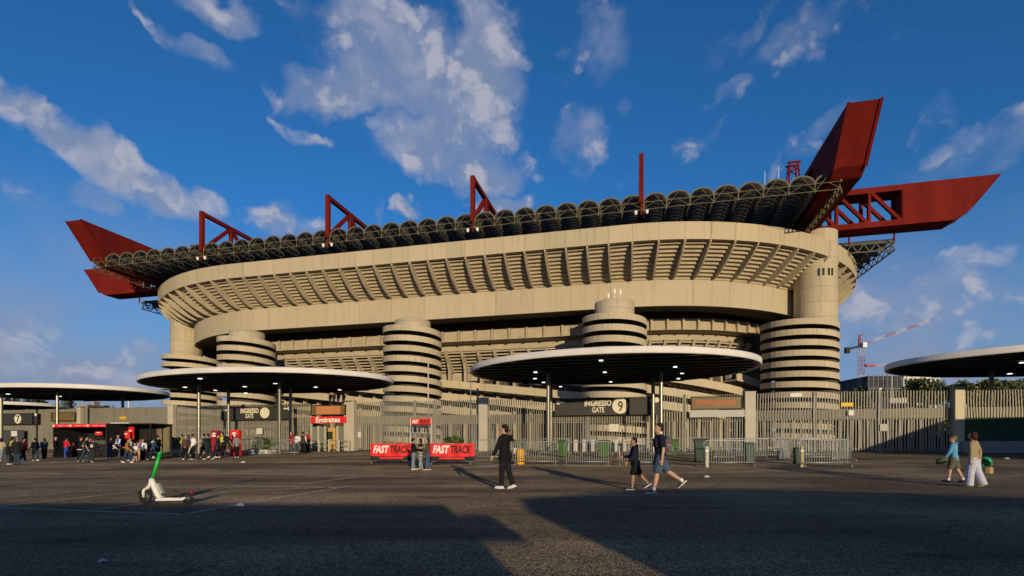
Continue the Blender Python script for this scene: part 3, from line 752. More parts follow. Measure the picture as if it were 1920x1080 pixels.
# ------------------------------------------------------------------ fence
P0 = Vector((12, 42, 0)); FTOP = 5.3
def fs(px, off=0.0):
    k = (px - CX) / F; q = P0 - TD * off
    return (k * q.y - q.x) / (LD.x - k * LD.y)
def fpt(s, off=0.0, z=0.0):
    q = P0 + LD * s - TD * off; return Vector((q.x, q.y, z))
def fz(px, py, off=0.0):
    q = fpt(fs(px, off), off); return CH + (HY - py) / F * q.y
def fg(s): q = fpt(s); return gz(q.x, q.y)
def slat_fence(x0, x1, label, pitch=0.2, wavy=0.0, posts=(), tarp=None, solid=False, low=False):
    s0, s1 = fs(x0), fs(x1); q = fpt((s0 + s1) / 2)
    t = thing('slat_fence', (q.x, q.y, gz(q.x, q.y)), label, 'fence', 'bays of the stadium slat fence')
    mb = MB(); n = max(2, int((s1 - s0) / pitch)); rng = random.Random(int(x0))
    for i in range(n + 1):
        s = s0 + (s1 - s0) * (i + .5) / (n + 1); z0 = fg(s) + .08; ht = FTOP + rng.uniform(-.015, .015)
        ph = s * 1.7
        zs = [z0 + (ht - z0) * j / 6 for j in range(7)]
        pts = [fpt(s + wavy * math.sin(j * 1.15 + ph) + rng.uniform(-.003, .003), .0, z) for j, z in enumerate(zs)]
        for a, b_ in zip(pts, pts[1:]): mb.bar(a, b_, .048, .10, up=(TD.x, TD.y, 0))
    mb.build('slat_panel', SLAT, t)
    mb = MB(); n2 = int((s1 - s0) / .27)               # second, staggered layer behind, lower half denser
    for i in range(n2 + 1):
        s = s0 + (s1 - s0) * (i + .3) / (n2 + 1)
        mb.bar(fpt(s, -.22, fg(s) + .05), fpt(s, -.22, 3.15 if rng.random() < .8 else 2.6), .07, .05, up=(TD.x, TD.y, 0))
    if not low: mb.box(fpt((s0 + s1) / 2, -.2, 3.62), (s1 - s0, .04, .72), ax=LD, ay=TD, mi=1)
    mb.build('back_panel', [SLAT, PANEL], t)
    for z in (3.2, fg(s0) + .25):
        mb = MB(); mb.bar(fpt(s0, -.09, z), fpt(s1, -.09, z), .07, .07); mb.build('rail', RAIL, t)
    for px in posts:
        s = fs(px); mb = MB(); mb.bar(fpt(s, -.12, fg(s)), fpt(s, -.12, FTOP + .06), .24, .22, up=(TD.x, TD.y, 0)); mb.build('post', RAIL, t)
    if tarp:
        a, b_ = fs(tarp[0]), fs(tarp[1]); mb = MB(); rs = []
        for i in range(25):
            s = a + (b_ - a) * i / 24; o = .12 + .025 * math.sin(i * 1.9)
            rs.append([fpt(s, o, fz(1850, tarp[3])), fpt(s, o, fz(1850, tarp[2])), fpt(s, o + .02, fz(1850, tarp[2])), fpt(s, o + .02, fz(1850, tarp[3]))])
        mb.rings(rs); mb.build('tarpaulin', mat('green_tarpaulin', (0.018, 0.075, 0.030), 0.7, 0.3, 3, bump=.2), t)
    return t
slat_fence(-40, 148, 'slatted fence bay behind the gate 7 sign, far end of the line', .16, posts=(50,))
slat_fence(155, 318, 'slatted fence bay behind the black merchandise stall', .16, posts=(205, 262))
slat_fence(329, 581, 'slatted fence bay behind the red totems, left of the airline gate', .18, posts=(455,))
slat_fence(668, 899, 'slatted fence bay behind the fast track banners, right of the airline gate', .2, posts=(714, 777, 815))
slat_fence(916, 1292, 'slatted fence bay carrying the gate 9 sign', .2, posts=(1102, 1284))
slat_fence(1293, 1394, 'narrow slatted gate beneath the brown display board', .19, low=True)
slat_fence(1418, 1784, 'long slatted fence bay between the two pale pillars on the right', .19, .016, posts=(1528, 1650))
slat_fence(1807, 2010, 'curved slatted fence bay with a green tarpaulin along its foot', .18, .03, tarp=(1803, 1985, 783, 826))
def pillar(x0, x1, label, zb=None, m=PILLAR):
    s0, s1 = fs(x0), fs(x1); q = fpt((s0 + s1) / 2); z0 = gz(q.x, q.y)
    t = thing('gate_pillar', (q.x, q.y, z0), label, 'pillar', 'pale pillars of the stadium fence')
    mb = MB(); mb.box((q.x, q.y, (z0 + FTOP + .1) / 2), (s1 - s0, .5, FTOP + .1 - z0), ax=LD, ay=TD); o = mb.build('shaft', m, t); bevel(o.data, .02)
    mb = MB(); mb.box((q.x, q.y, FTOP + .13), ((s1 - s0) + .06, .56, .06), ax=LD, ay=TD); mb.build('cap', m, t)
    return t
pillar(148, 155, 'thin pale pillar between the gate 7 board and the merchandise stall')
pillar(318, 328, 'pale pillar behind the left post of the second canopy')
pillar(650, 666, 'pale pillar at the right of the red airline gate')
pillar(899, 915, 'pale pillar behind the man in black')
pillar(1396, 1416, 'wide pale pillar right of the brown display board')
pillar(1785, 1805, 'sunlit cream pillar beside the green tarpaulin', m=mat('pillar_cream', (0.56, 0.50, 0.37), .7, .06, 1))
# boards on the fence ---------------------------------------------------
def board(name, x0, y0, x1, y1, m, label, cat, off=.3, depth=.08, group=None, frame=None):
    s0, s1 = fs(x0, off), fs(x1, off); xm = (x0 + x1) / 2; z0, z1 = fz(xm, y1, off), fz(xm, y0, off)
    c = fpt((s0 + s1) / 2, off, (z0 + z1) / 2)
    t = thing(name, c, label, cat, group)
    mb = MB(); mb.box(c, (s1 - s0, depth, z1 - z0), ax=LD, ay=TD); mb.build('board', m, t)
    if frame:
        mb = MB()
        for z in (z0, z1): mb.bar(fpt(s0 - .05, off + .03, z), fpt(s1 + .05, off + .03, z), .10, .07)
        for s in (s0, s1): mb.bar(fpt(s, off + .03, z0), fpt(s, off + .03, z1), .10, .10, up=(TD.x, TD.y, 0))
        mb.build('frame', frame, t)
    t['_f'] = 0; del t['_f']
    return t, (s0, s1, z0, z1, off + depth / 2)
def disc(t, px, py, rpx, off, name='disc', m=CREAM, dep=.02):
    c = fpt(fs(px, off), off, fz(px, py, off)); r = rpx / F * c.y; n = 28
    mb = MB(); mb.rings([[c + LD * (r * math.cos(2 * math.pi * k / n)) + Vector((0, 0, r * math.sin(2 * math.pi * k / n))) - TD * d for k in range(n)] for d in (0, dep)]); return mb.build(name, m, t)
def arrow(t, px, py, off, w=.42, sg=-1):
    c = fpt(fs(px, off), off, fz(px, py, off)); mb = MB()
    poly = [(-.5, 0), (-.1, .32), (-.1, .13), (.5, .13), (.5, -.13), (-.1, -.13), (-.1, -.32)]
    mb.prism(poly, lambda q: c + LD * q[0] * w + Vector((0, 0, q[1] * w)), lambda q: c + LD * q[0] * w + Vector((0, 0, q[1] * w)) - TD * .015); mb.build('arrow', CREAM, t)
def ftext(t, body, x0, y0, x1, y1, m, off, shear=0, bold=0, name='lettering'):
    xm, ym = (x0 + x1) / 2, (y0 + y1) / 2; c = fpt(fs(xm, off), off, fz(xm, ym, off))
    w = fs(x1, off) - fs(x0, off); h = (y1 - y0) / F * c.y
    return text_part(name, body, c, w, h, m, t, LD, shear, bold)
t, q = board('gate_sign', 1040, 746, 1238, 778, SIGN, 'charcoal board reading INGRESSO GATE with the number 9 in a cream disc', 'gate sign', .55, group='gate number boards')
ftext(t, 'INGRESSO', 1096, 750, 1146, 761.5, CREAM, .61, 0, .035); ftext(t, 'GATE', 1110, 763.5, 1133, 773.5, CREAM, .61, 0, .02)
disc(t, 1163, 761, 14.6, .60); ftext(t, '9', 1159, 752, 1168, 771, BLACK, .635, 0, .01, 'numeral')
disc(t, 1046.5, 754, 4.6, .60); arrow(t, 1055, 754, .61); disc(t, 1231, 750, 4.8, .60); arrow(t, 1222, 750, .61)
t, q = board('gate_sign', 414, 764, 546, 787, SIGN, 'charcoal board reading INGRESSO GATE, its cream disc behind a canopy post', 'gate sign', .55, group='gate number boards')
ftext(t, 'INGRESSO', 451, 765.5, 485, 775, CREAM, .61, 0, .035); ftext(t, 'GATE', 460, 776, 475, 784, CREAM, .61, 0, .02)
disc(t, 496.5, 774, 10.2, .60); disc(t, 418, 769, 3.4, .60); arrow(t, 425, 769, .61); disc(t, 542, 766, 3.5, .60); arrow(t, 535, 766, .61)
t, q = board('gate_sign', -30, 775, 70, 796, SIGN, 'charcoal gate board with the number 7 in a cream disc', 'gate sign', .55, group='gate number boards')
disc(t, 33.5, 785.5, 8.6, .60); ftext(t, '7', 30.5, 779, 36.5, 792, BLACK, .635, 0, .01, 'numeral'); disc(t, 67, 777.5, 2.8, .60); arrow(t, 62, 777.5, .61, .3)
LED = mat('display_panel', (0.165, 0.115, 0.040), 0.5, 0.12, 1.5); LEDT = mat('display_text', (0.40, 0.10, 0.045), 0.5, 0.1, 4)
t, q = board('display_board', 1296, 744, 1391, 767, LED, 'unlit brown display board with faded red lettering above a grey panel', 'display board', .35, group='brown display boards', frame=BLACK)
for (a, b_) in ((1306, 1344), (1349, 1378)):             # washed-out row of characters, illegible in the photograph
    x = a
    while x < b_:
        s_ = fs(x, .40); mb = MB(); c = fpt(s_, .40, fz(x, 754.5, .40)); mb.box(c, (.16, .012, .36), ax=LD, ay=TD); mb.build('character', LEDT, t); x += 5.4
t, q = board('panel', 1293, 769, 1396, 782, mat('grey_panel', (0.43, 0.43, 0.40), .6, .06, 1), 'plain pale grey panel below the brown display board', 'panel', .33)
t, q = board('display_board', 584, 760, 648, 778, LED, 'brown display board with a salmon lit block above the red airline sign', 'display board', .3, group='brown display boards', frame=BLACK)
s0, s1 = fs(593, .36), fs(638, .36); mb = MB(); mb.box(fpt((s0 + s1) / 2, .36, fz(615, 769, .36)), (s1 - s0, .012, 15 / F * fpt(fs(615)).y), ax=LD, ay=TD); mb.build('lit_block', mat('display_salmon', (.52, .21, .10), .5, .08, 2), t)
t, q = board('display_board', 98, 774, 142, 789, LED, 'brown display board beside the gate 7 sign', 'display board', .3, group='brown display boards', frame=BLACK)
t, q = board('airline_sign', 582.5, 781, 649, 793, REDSIGN, 'red sign with white lettering Emirates over an open gate', 'sign', .34)
ftext(t, 'Emirates', 592, 782, 637.5, 792, WHITE, .40, 0, .03)
t, q = board('lane_sign', 771, 785, 808, 797.5, REDSIGN, 'small red FAST TRACK sign hung high on white posts', 'sign', 3.2)
ftext(t, 'FAST', 773, 787, 785, 794, WHITE, 3.26, .25, .04); ftext(t, 'TRACK', 787, 787, 805, 794, BLACK, 3.26, .25, .02)
s0, s1 = fs(772, 3.28), fs(807, 3.28); mb = MB(); mb.box(fpt((s0 + s1) / 2, 3.26, fz(790, 796.6, 3.26)), (s1 - s0, .02, .09), ax=LD, ay=TD); mb.build('strip', BLACK, t)
for px in (770, 809):
    s = fs(px, 3.2); q = fpt(s, 3.2); mb = MB(); mb.bar(fpt(s, 3.2, gz(q.x, q.y)), fpt(s, 3.2, fz(px, 784.5, 3.2)), .08); mb.build('post', GALV, t)
def notice(x0, y0, x1, y1, col, label, off=.12):
    t, q = board('notice', x0, y0, x1, y1, mat('notice_%d' % int(x0), col, .6, .05, 3), label, 'notice', off, .03)
notice(1142, 795, 1160, 809, (.62, .60, .54), 'blank white notice on the slats below the gate 9 sign')
notice(481, 803, 492, 814, (.62, .60, .54), 'blank white notice below the small gate sign, by a canopy post', .5)
notice(21, 808, 32, 818, (.62, .60, .56), 'blank white notice on the dark panel below the gate 7 sign', .7)
notice(1482, 737, 1504, 744, (.66, .64, .58), 'white plate at the top of the fence right of the wide pillar')
notice(1577, 755, 1600, 762, (.72, .46, .03), 'yellow plate on the right fence bay')
notice(1591, 769, 1601, 779, (.66, .64, .60), 'small white notice below the yellow plate on the right fence')
notice(224, 781, 237, 786, (.68, .42, .02), 'yellow plate on the fence above the merchandise stall')
notice(671, 810, 677, 820, (.62, .60, .56), 'small white notice on the slats just right of the airline gate')
notice(1650, 795, 1664, 808, (.40, .40, .36), 'grey notice low on the right fence, above the shade line')
# dark panels under the gate 7 sign
s0, s1 = fs(-40, .6), fs(45, .6); q = fpt((s0 + s1) / 2, .6); t = thing('shutter', (q.x, q.y, gz(q.x, q.y)), 'dark grey closed shutter below the gate 7 sign', 'shutter')
mb = MB(); mb.box(fpt((s0 + s1) / 2, .6, (gz(q.x, q.y) + 3.0) / 2), (s1 - s0, .06, 3.0 - gz(q.x, q.y)), ax=LD, ay=TD)
for k in range(12): mb.bar(fpt(s0, .64, 1 + k * .17), fpt(s1, .64, 1 + k * .17), .03)
mb.build('panel', mat('shutter_grey', (.055, .06, .065), .6, .1, 2), t)
# turnstile gate under the airline sign: frame posts, glazed side panel, ochre kiosk behind
s0, s1 = fs(582, .1), fs(650, .1); q = fpt((s0 + s1) / 2); t = thing('turnstile_gate', (q.x, q.y, gz(q.x, q.y)), 'open steel turnstile gate below the red airline sign', 'gate')
for px in (584, 597, 610, 633, 647):
    s = fs(px, .1); mb = MB(); mb.bar(fpt(s, .1, fg(s)), fpt(s, .1, FTOP if px in (584, 647) else 3.1), .16, .16, up=(TD.x, TD.y, 0)); mb.build('post', PILLAR, t)
s0, s1 = fs(634, .06), fs(646, .06); mb = MB(); mb.box(fpt((s0 + s1) / 2, .02, 1.95), (s1 - s0, .04, 2.2), ax=LD, ay=TD); mb.build('mesh_panel', mat('mesh_panel', (.17, .16, .13), .5, .1, 3), t)
s0, s1 = fs(585, .06), fs(609, .06); mb = MB(); mb.box(fpt((s0 + s1) / 2, .02, 1.95), (s1 - s0, .04, 2.2), ax=LD, ay=TD); mb.build('glazed_panel', mat('glazed_panel', (.18, .20, .16), .25, .1, 2), t)
q = fpt(fs(622, -1.6), -1.6); t = thing('ticket_kiosk', (q.x, q.y, gz(q.x, q.y)), 'ochre wooden ticket kiosk with a dark window behind the airline gate', 'kiosk')
z0 = gz(q.x, q.y); mb = MB(); mb.box((q.x, q.y, z0 + 1.1), (1.5, 1.2, 2.2), ax=LD, ay=TD); o = mb.build('body', mat('ochre_board', (.52, .34, .10), .6, .1, 2), t); bevel(o.data, .03)
mb = MB(); mb.box(Vector((q.x, q.y, z0 + 1.45)) - TD * .61, (1.0, .03, .75), ax=LD, ay=TD); mb.build('window', mat('kiosk_glass', (.03, .045, .03), .15, .2, 2), t)
# ------------------------------------------------------------------ crowd barriers
def barrier_proto():
    t = thing('crowd_barrier', (0, 0, 0), 'grey steel crowd barrier', 'crowd barrier', 'steel crowd barriers before the gates')
    mb = MB(); L, z0, z1, r = 1.15, .16, 1.1, .021
    loop = [(-L, 0, z0), (-L, 0, z1 - .1), (-L + .1, 0, z1), (L - .1, 0, z1), (L, 0, z1 - .1), (L, 0, z0)]
    mb.tube(loop, r, 8); mb.tube([(-L, 0, z0 + .02), (L, 0, z0 + .02)], r, 8); mb.build('frame', GALV, t, smooth=True)
    mb = MB()
    for k in range(1, 20): x = -L + 2 * L * k / 20; mb.tube([(x, 0, z0), (x, 0, z1)], .0095, 6, cap=False)
    mb.build('bars', GALV, t, smooth=True)
    for x in (-L + .12, L - .12):
        mb = MB(); mb.tube([(x, -.36, .015), (x, -.27, .13), (x, .27, .13), (x, .36, .015)], .019, 8); mb.tube([(x, 0, .13), (x, 0, z0 + .03)], .018, 8); mb.build('foot', GALV, t, smooth=True)
    return t
BP = barrier_proto(); used_b = [0]
FROT = math.atan2(LD.y, LD.x)
def barrier(px, py, rot, label, sc=1.0):
    g = gp(px, py); o = BP if not used_b[0] else copy_tree(BP); used_b[0] += 1
    o.location = g; o.rotation_euler = (0, 0, FROT + R(rot)); o.scale = (1.0, 1.0, sc); o['label'] = label; return o
for a in [(1004, 872, 3, 'steel crowd barrier just right of the yellow drum, front row', 1.08), (1101, 873, 2, 'steel crowd barrier in front of the leftmost bright green bin, front row', 1.08), (1203, 874, 1, 'steel crowd barrier behind the boy in black, front row', 1.08),
          (958, 856, -4, 'steel crowd barrier behind the man in black, rear row', 1.1), (1040, 855, 0, 'steel crowd barrier in the rear row, second from the left behind the drum', 1.1), (1120, 855, 0, 'steel crowd barrier in the rear row below the blank white notice', 1.1), (1208, 856, 0, 'steel crowd barrier in the rear row behind the man with the backpack', 1.1), (1296, 856, 2, 'steel crowd barrier in the rear row below the brown display board', 1.1),
          (1367, 875, 8, 'steel crowd barrier standing alone before the dark green bins', 1.12), (1470, 866, 60, 'steel crowd barrier turned end on beside the short dark bin', 1.1), (1546, 876, 12, 'rightmost steel crowd barrier, its end on the open plaza', 1.15), (1536, 863, 6, 'steel crowd barrier standing behind the rightmost one', 1.1), (1400, 861, 4, 'steel crowd barrier in front of the wide pale pillar', 1.1),
          (312, 853, 0, 'steel crowd barrier before the left hedge and the man in dark green', 1.1), (363, 854, 0, 'steel crowd barrier behind the man in the white shirt', 1.1), (470, 852, 0, 'steel crowd barrier between the bright red totem and the bush', 1.1), (534, 853, 6, 'steel crowd barrier right of the bush, before the seated stewards', 1.1), (188, 857, 0, 'steel crowd barrier at the counter of the merchandise stall', 1.1),
          (1444, 859, 3, 'steel crowd barrier just right of the wide pale pillar, rear row', 1.1), (1338, 863, 6, 'steel crowd barrier directly behind the lone one, beside the tall dark bin', 1.1), (1500, 858, 0, 'steel crowd barrier in the rear row behind the short dark bin', 1.1), (1578, 866, 50, 'steel crowd barrier turned end on behind the rightmost one', 1.1), (918, 862, 2, 'steel crowd barrier between the right banner and the man in black', 1.1),
          (735, 870, 6, 'steel crowd barrier carrying the left fast track banner', 1.0), (848, 871, 6, 'steel crowd barrier carrying the right fast track banner', 1.0)]:
    barrier(*a)
def banner(px, py, label, w=2.42, h=.92):
    g = gp(px, py); rz = FROT + R(6); x = Vector((math.cos(rz), math.sin(rz), 0)); y = Vector((-x.y, x.x, 0))
    c = g - y * .055 + Vector((0, 0, .66)); t = thing('banner', c, label, 'banner', 'red fast track banners')
    mb = MB(); rs = []
    for i in range(17):
        u = -w / 2 + w * i / 16; o = .018 * math.sin(i * 1.3) + .012 * math.sin(i * .6)
        sg = -.025 * math.cos(math.pi * (i - 8) / 16)
        rs.append([c + x * u - y * o + Vector((0, 0, z)) for z in (-h / 2 + sg, -h / 2 + .24 + sg, h / 2 + sg * .4)] + [c + x * u + y * (.012 - o) + Vector((0, 0, z)) for z in (h / 2 + sg * .4, -h / 2 + sg)])
    mb.rings(rs)
    ob = mb.build('sheet', [REDSIGN, BLACK], t)
    for p in ob.data.polygons:
        if sum(ob.data.vertices[i].co.z for i in p.vertices) / len(p.vertices) < c.z - h / 2 + .17: p.material_index = 1
    d = -y * .045
    text_part('lettering', 'FAST', c + d + x * (-.58) + Vector((0, 0, .14)), .92, .42, WHITE, t, x, .28, .035)
    text_part('lettering', 'TRACK', c + d + x * .50 + Vector((0, 0, .14)), 1.12, .42, BLACK, t, x, .28, .02)
    mb = MB()                                             # the small red line beneath is too faint to read
    mb.box(c + d + Vector((0, 0, -.33)), (1.35, .012, .10), ax=x, ay=y); mb.build('small_print', REDSIGN, t)
banner(735, 870, 'red FAST TRACK banner left of the three women'); banner(848, 871, 'red FAST TRACK banner right of the three women, under the green shrub')
# guide rail by the airline gate
q0, q1 = gp(560, 847), gp(654, 846); t = thing('guide_rail', q0, 'low grey guide rail with round posts before the airline gate', 'guide rail')
for k in range(6):
    p = q0.lerp(q1, k / 5); p.z = gz(p.x, p.y); mb = MB(); mb.lathe([(.075, p.z), (.075, p.z + 1.05), (.02, p.z + 1.10)], (p.x, p.y, 0), 12); mb.build('post', PILLAR, t)
for z in (.55, .98):
    mb = MB(); mb.tube([q0 + Vector((0, 0, z)), q1 + Vector((0, 0, z))], .035, 8); mb.build('rail', GALV, t)
# turnstile cabinets inside the gate line
for i, px in enumerate((1064, 1080, 1096, 1112, 1156, 1172)):
    s = fs(px, 1.2); q = fpt(s, 1.2); z0 = gz(q.x, q.y); t = thing('turnstile', (q.x, q.y, z0), 'pale steel turnstile cabinet behind the barriers under the gate 9 sign', 'turnstile', 'turnstiles under the gate 9 sign')
    mb = MB(); mb.box((q.x, q.y, z0 + .5), (.28, .9, 1.0), ax=LD, ay=TD); o = mb.build('cabinet', mat('turnstile_steel', (.50, .48, .43), .4, .08, 2), t); bevel(o.data, .04)
    mb = MB(); mb.tube([Vector((q.x, q.y, z0 + .85)) - TD * .2, Vector((q.x, q.y, z0 + .8)) - TD * .2 + LD * .36], .02, 6); mb.build('arm', GALV, t)
# bins ----------------------------------------------------------------
def bin_(px, py, w, h, m, label, wheels=True):
    g = gp(px, py); t = thing('wheelie_bin', g, label, 'bin', 'green bins among the barriers')
    mb = MB(); q = lambda x, y, z: g + LD * x + TD * y + Vector((0, 0, z))
    a, b_ = w * .40, w * .5
    mb.hexa([q(-a, -a, .06), q(a, -a, .06), q(a, a, .06), q(-a, a, .06), q(-b_, -b_, h * .9), q(b_, -b_, h * .9), q(b_, b_, h * .9), q(-b_, b_, h * .9)]); o = mb.build('body', m, t); bevel(o.data, .03)
    mb = MB(); mb.hexa([q(-b_ - .03, -b_ - .03, h * .9), q(b_ + .03, -b_ - .03, h * .9), q(b_ + .03, b_ + .05, h * .9), q(-b_ - .03, b_ + .05, h * .9), q(-b_, -b_, h * .96), q(b_, -b_, h * .96), q(b_ * .9, b_, h), q(-b_ * .9, b_, h)]); o = mb.build('lid', m, t); bevel(o.data, .015)
    for sg in (-1, 1):
        mb = MB(); c = q(sg * a, a * .9, .1); mb.tube([c - LD * .03, c + LD * .03], .1, 12); mb.build('wheel', RUBBER, t)
bin_(1056, 857, .60, 1.12, BIN_G, 'bright green bin nearest the gate 9 canopy post'); bin_(1133, 858, .74, 1.12, BIN_G, 'wide bright green bin below the blank white notice'); bin_(1263, 856, .52, 1.15, BIN_G, 'bright green bin just right of the backpack')
bin_(1315, 867, .75, 1.3, BIN_D, 'tall dark green bin behind the lone barrier, left end'); bin_(1406, 870, .5, 1.1, BIN_D, 'dark green bin at the right end of the lone barrier'); bin_(1498, 871, .45, .85, BIN_D, 'short dark green bin beside the turned barrier')
g = gp(975.5, 871); t = thing('drum', g, 'yellow plastic drum standing on the asphalt behind the man in black', 'drum')
mb = MB(); mb.lathe([(.20, 0), (.225, .03), (.225, .27), (.212, .29), (.212, .31), (.225, .33), (.222, .72), (.205, .79), (.16, .83), (.01, .84)], g, 24); mb.build('body', YELLOW, t, smooth=True)
mb = MB(); mb.lathe([(.214, .285), (.219, .29), (.219, .31), (.214, .315)], g, 24); mb.build('band', BLACK, t)
for (px, py, h, r, col, label) in ((1325, 876, 1.0, .085, (.50, .46, .34), 'pale concrete bollard before the lone barrier'), (1503, 876, .98, .08, (.42, .36, .16), 'yellowish bollard beside the short dark bin')):
    g = gp(px, py); t = thing('bollard', g, label, 'bollard', 'bollards among the barriers')
    mb = MB(); mb.lathe([(r * 1.1, 0), (r, .03), (r, h * .86), (r * 1.05, h * .87), (r * 1.05, h * .9), (r, h * .91), (r * .9, h * .97), (.01, h)], g, 16); mb.build('post', mat('bollard_%d' % px, col, .7, .15, 4), t, smooth=True)
    mb = MB(); mb.lathe([(r * 1.03, h * .72), (r * 1.06, h * .73), (r * 1.06, h * .80), (r * 1.03, h * .81)], g, 16); mb.build('band', WHITE, t)
# ------------------------------------------------------------------ merchandise stall and red stands
FAB = mat('stall_black', (.010, .010, .011), .75, .2, 3)
def prm(px, py): return gp(px, py)
g0, g1 = gp(101, 858), gp(200, 858); u = (g1 - g0); u.z = 0; wd = u.length; u.normalize(); vv = Vector((-u.y, u.x, 0)); z0 = g0.z
t = thing('merchandise_stall', (g0 + g1) / 2, 'black open fronted merchandise stall under a red fascia', 'stall')
H1 = (858 - 798) / F * g0.y
for a in (0, 1):
    for d in (0, 2.6):
        p = g0 + u * wd * a + vv * d; mb = MB(); mb.bar(p, p + Vector((0, 0, H1 - .05)), .09); mb.build('post', FAB, t)
mb = MB(); mb.box((g0 + g1) / 2 + vv * 2.65 + Vector((0, 0, H1 / 2)), (wd, .04, H1), ax=u, ay=vv); mb.build('back_wall', FAB, t)
for a in (.004, .996):
    mb = MB(); mb.box(g0 + u * wd * a + vv * 1.33 + Vector((0, 0, H1 / 2)), (.03, 2.6, H1), ax=u, ay=vv); mb.build('side_wall', FAB, t)
mb = MB(); mb.box((g0 + g1) / 2 + vv * 1.3 + Vector((0, 0, H1)), (wd + .1, 2.7, .08), ax=u, ay=vv); mb.build('roof', FAB, t)
mb = MB(); mb.box((g0 + g1) / 2 - vv * .08 + Vector((0, 0, H1 - .02)), (wd, .06, .24), ax=u, ay=vv); fa = mb.build('fascia', REDSIGN, t)
for k, x in enumerate((.03, .35, .68)):                     # small white crests and lines of print on the fascia
    c = g0 + u * wd * x - vv * .125 + Vector((0, 0, H1 - .02)); mb = MB(); mb.rings([[c + u * (.075 * math.cos(i * .785)) + Vector((0, 0, .085 * math.sin(i * .785))) - vv * d for i in range(8)] for d in (0, .015)]); mb.build('emblem', WHITE, fa)
    for (dx, ww) in ((.62, .5), (1.25, .45)):
        mb = MB(); mb.box(c + u * dx, (ww, .012, .05), ax=u, ay=vv); mb.build('print_line', mat('fascia_print', (.66, .34, .32), .6, .05, 3), fa)
mb = MB(); mb.box(g0 + u * wd * .62 + vv * 1.0 + Vector((0, 0, .5)), (wd * .5, .6, 1.0), ax=u, ay=vv); mb.build('counter', FAB, t)
g2, g3 = gp(201, 857), gp(283, 857); wd2 = (g3 - g2).length; H2 = (857 - 795) / F * g2.y
t = thing('merchandise_stall', (g2 + g3) / 2, 'plain black box stall with a pale rear opening, right of the red fascia', 'stall')
mb = MB(); cc = (g2 + g3) / 2
mb.box(cc + vv * 2.0 + Vector((0, 0, H2 / 2)), (wd2, .05, H2), ax=u, ay=vv); mb.build('back_wall', FAB, t)
mb = MB(); mb.box(g2 + u * .02 + vv * 1.0 + Vector((0, 0, H2 / 2)), (.03, 1.95, H2), ax=u, ay=vv); mb.build('side_wall', FAB, t)
mb = MB(); mb.box(cc + vv * 1.0 + Vector((0, 0, H2)), (wd2 + .06, 2.1, .07), ax=u, ay=vv); mb.build('roof', FAB, t)
for a in (0.01, .99):
    mb = MB(); mb.bar(g2 + u * wd2 * a, g2 + u * wd2 * a + Vector((0, 0, H2)), .08); mb.build('post', FAB, t)
mb = MB(); mb.box(g2 + u * wd2 * .80 + vv * 1.95 + Vector((0, 0, H2 * .52)), (wd2 * .30, .04, H2 * .84), ax=u, ay=vv); mb.build('opening', mat('stall_opening', (.17, .14, .08), .8, .4, 2, stretch=(3, 3, .4)), t)
mb = MB(); mb.box(g2 + u * wd2 * .30 - vv * .02 + Vector((0, 0, H2 + .06)), (wd2 * .42, .05, .06), ax=u, ay=vv); mb.build('edge_strip', WHITE, t)
def stand(px0, px1, py0, py1, pyg, label, back=0.0, name='red_sign', m=REDSIGN):
    g = gp((px0 + px1) / 2, pyg); Y = g.y + back; w = (px1 - px0) / F * Y; c = at((px0 + px1) / 2, (py0 + py1) / 2, Y); h = (py1 - py0) / F * Y
    t = thing(name, (c.x, c.y, gz(c.x, c.y)), label, 'sign', None)
    mb = MB(); mb.box(c, (w, .1, h), ax=u, ay=vv); o = mb.build('panel', m, t); bevel(o.data, .02)
    return t, c, w, h
for (a, b_, c_, d_, lab) in ((228, 245, 808.5, 822, 'smaller front red sign with white emblem inside the box stall'), (236, 252, 799, 824, 'taller rear red sign inside the box stall'), (178, 193, 808, 816, 'little red sign over the beige crate in the stall')):
    t, c, w, h = stand(a, b_, c_, d_, 857, lab, .9 if a == 228 else 1.3)
    mb = MB(); mb.bar(c - Vector((0, 0, h / 2)), Vector((c.x, c.y, gz(c.x, c.y))), .05); mb.build('leg', FAB, t)
    mb = MB(); mb.box(c - vv * .06 + Vector((0, 0, h * .12)), (w * .5, .01, h * .16), ax=u, ay=vv); mb.build('emblem', WHITE, t)
def totem(px0, px1, py0, py1, m, label):
    g = gp((px0 + px1) / 2, py1); w = (px1 - px0) / F * g.y; h = (py1 - py0) / F * g.y
    t = thing('totem', g, label, 'totem', 'red totems by the gate')
    mb = MB(); mb.box(g + Vector((0, 0, h / 2)), (w, .42, h), ax=u, ay=vv); o = mb.build('body', m, t); bevel(o.data, .05, 3)
    for (z, hh, ww) in ((.87, .045, .5), (.78, .05, .62)):
        mb = MB(); n = 14; c = g - vv * .215 + Vector((0, 0, h * z)); mb.rings([[c + u * (w * ww / 2 * math.cos(2 * math.pi * i / n)) + Vector((0, 0, h * hh * .7 * math.sin(2 * math.pi * i / n))) - vv * d for i in range(n)] for d in (0, .012)]); mb.build('emblem', WHITE, t)
totem(397, 412.5, 807, 854, mat('totem_maroon', (.30, .014, .02), .45, .15, 1.5), 'darker maroon totem beside the man pulling a scooter'); totem(434, 451, 806, 855, REDSIGN, 'bright red totem behind the man in the black jacket')
g = gp(176, 850); t = thing('crate', g + vv * .3, 'large beige crate inside the merchandise stall', 'crate'); mb = MB(); mb.box(g + vv * .6 + Vector((0, 0, .75)), (27 / F * g.y, .6, 1.2), ax=u, ay=vv); o = mb.build('body', mat('beige_card', (.50, .43, .29), .7, .08, 2), t); bevel(o.data, .03)
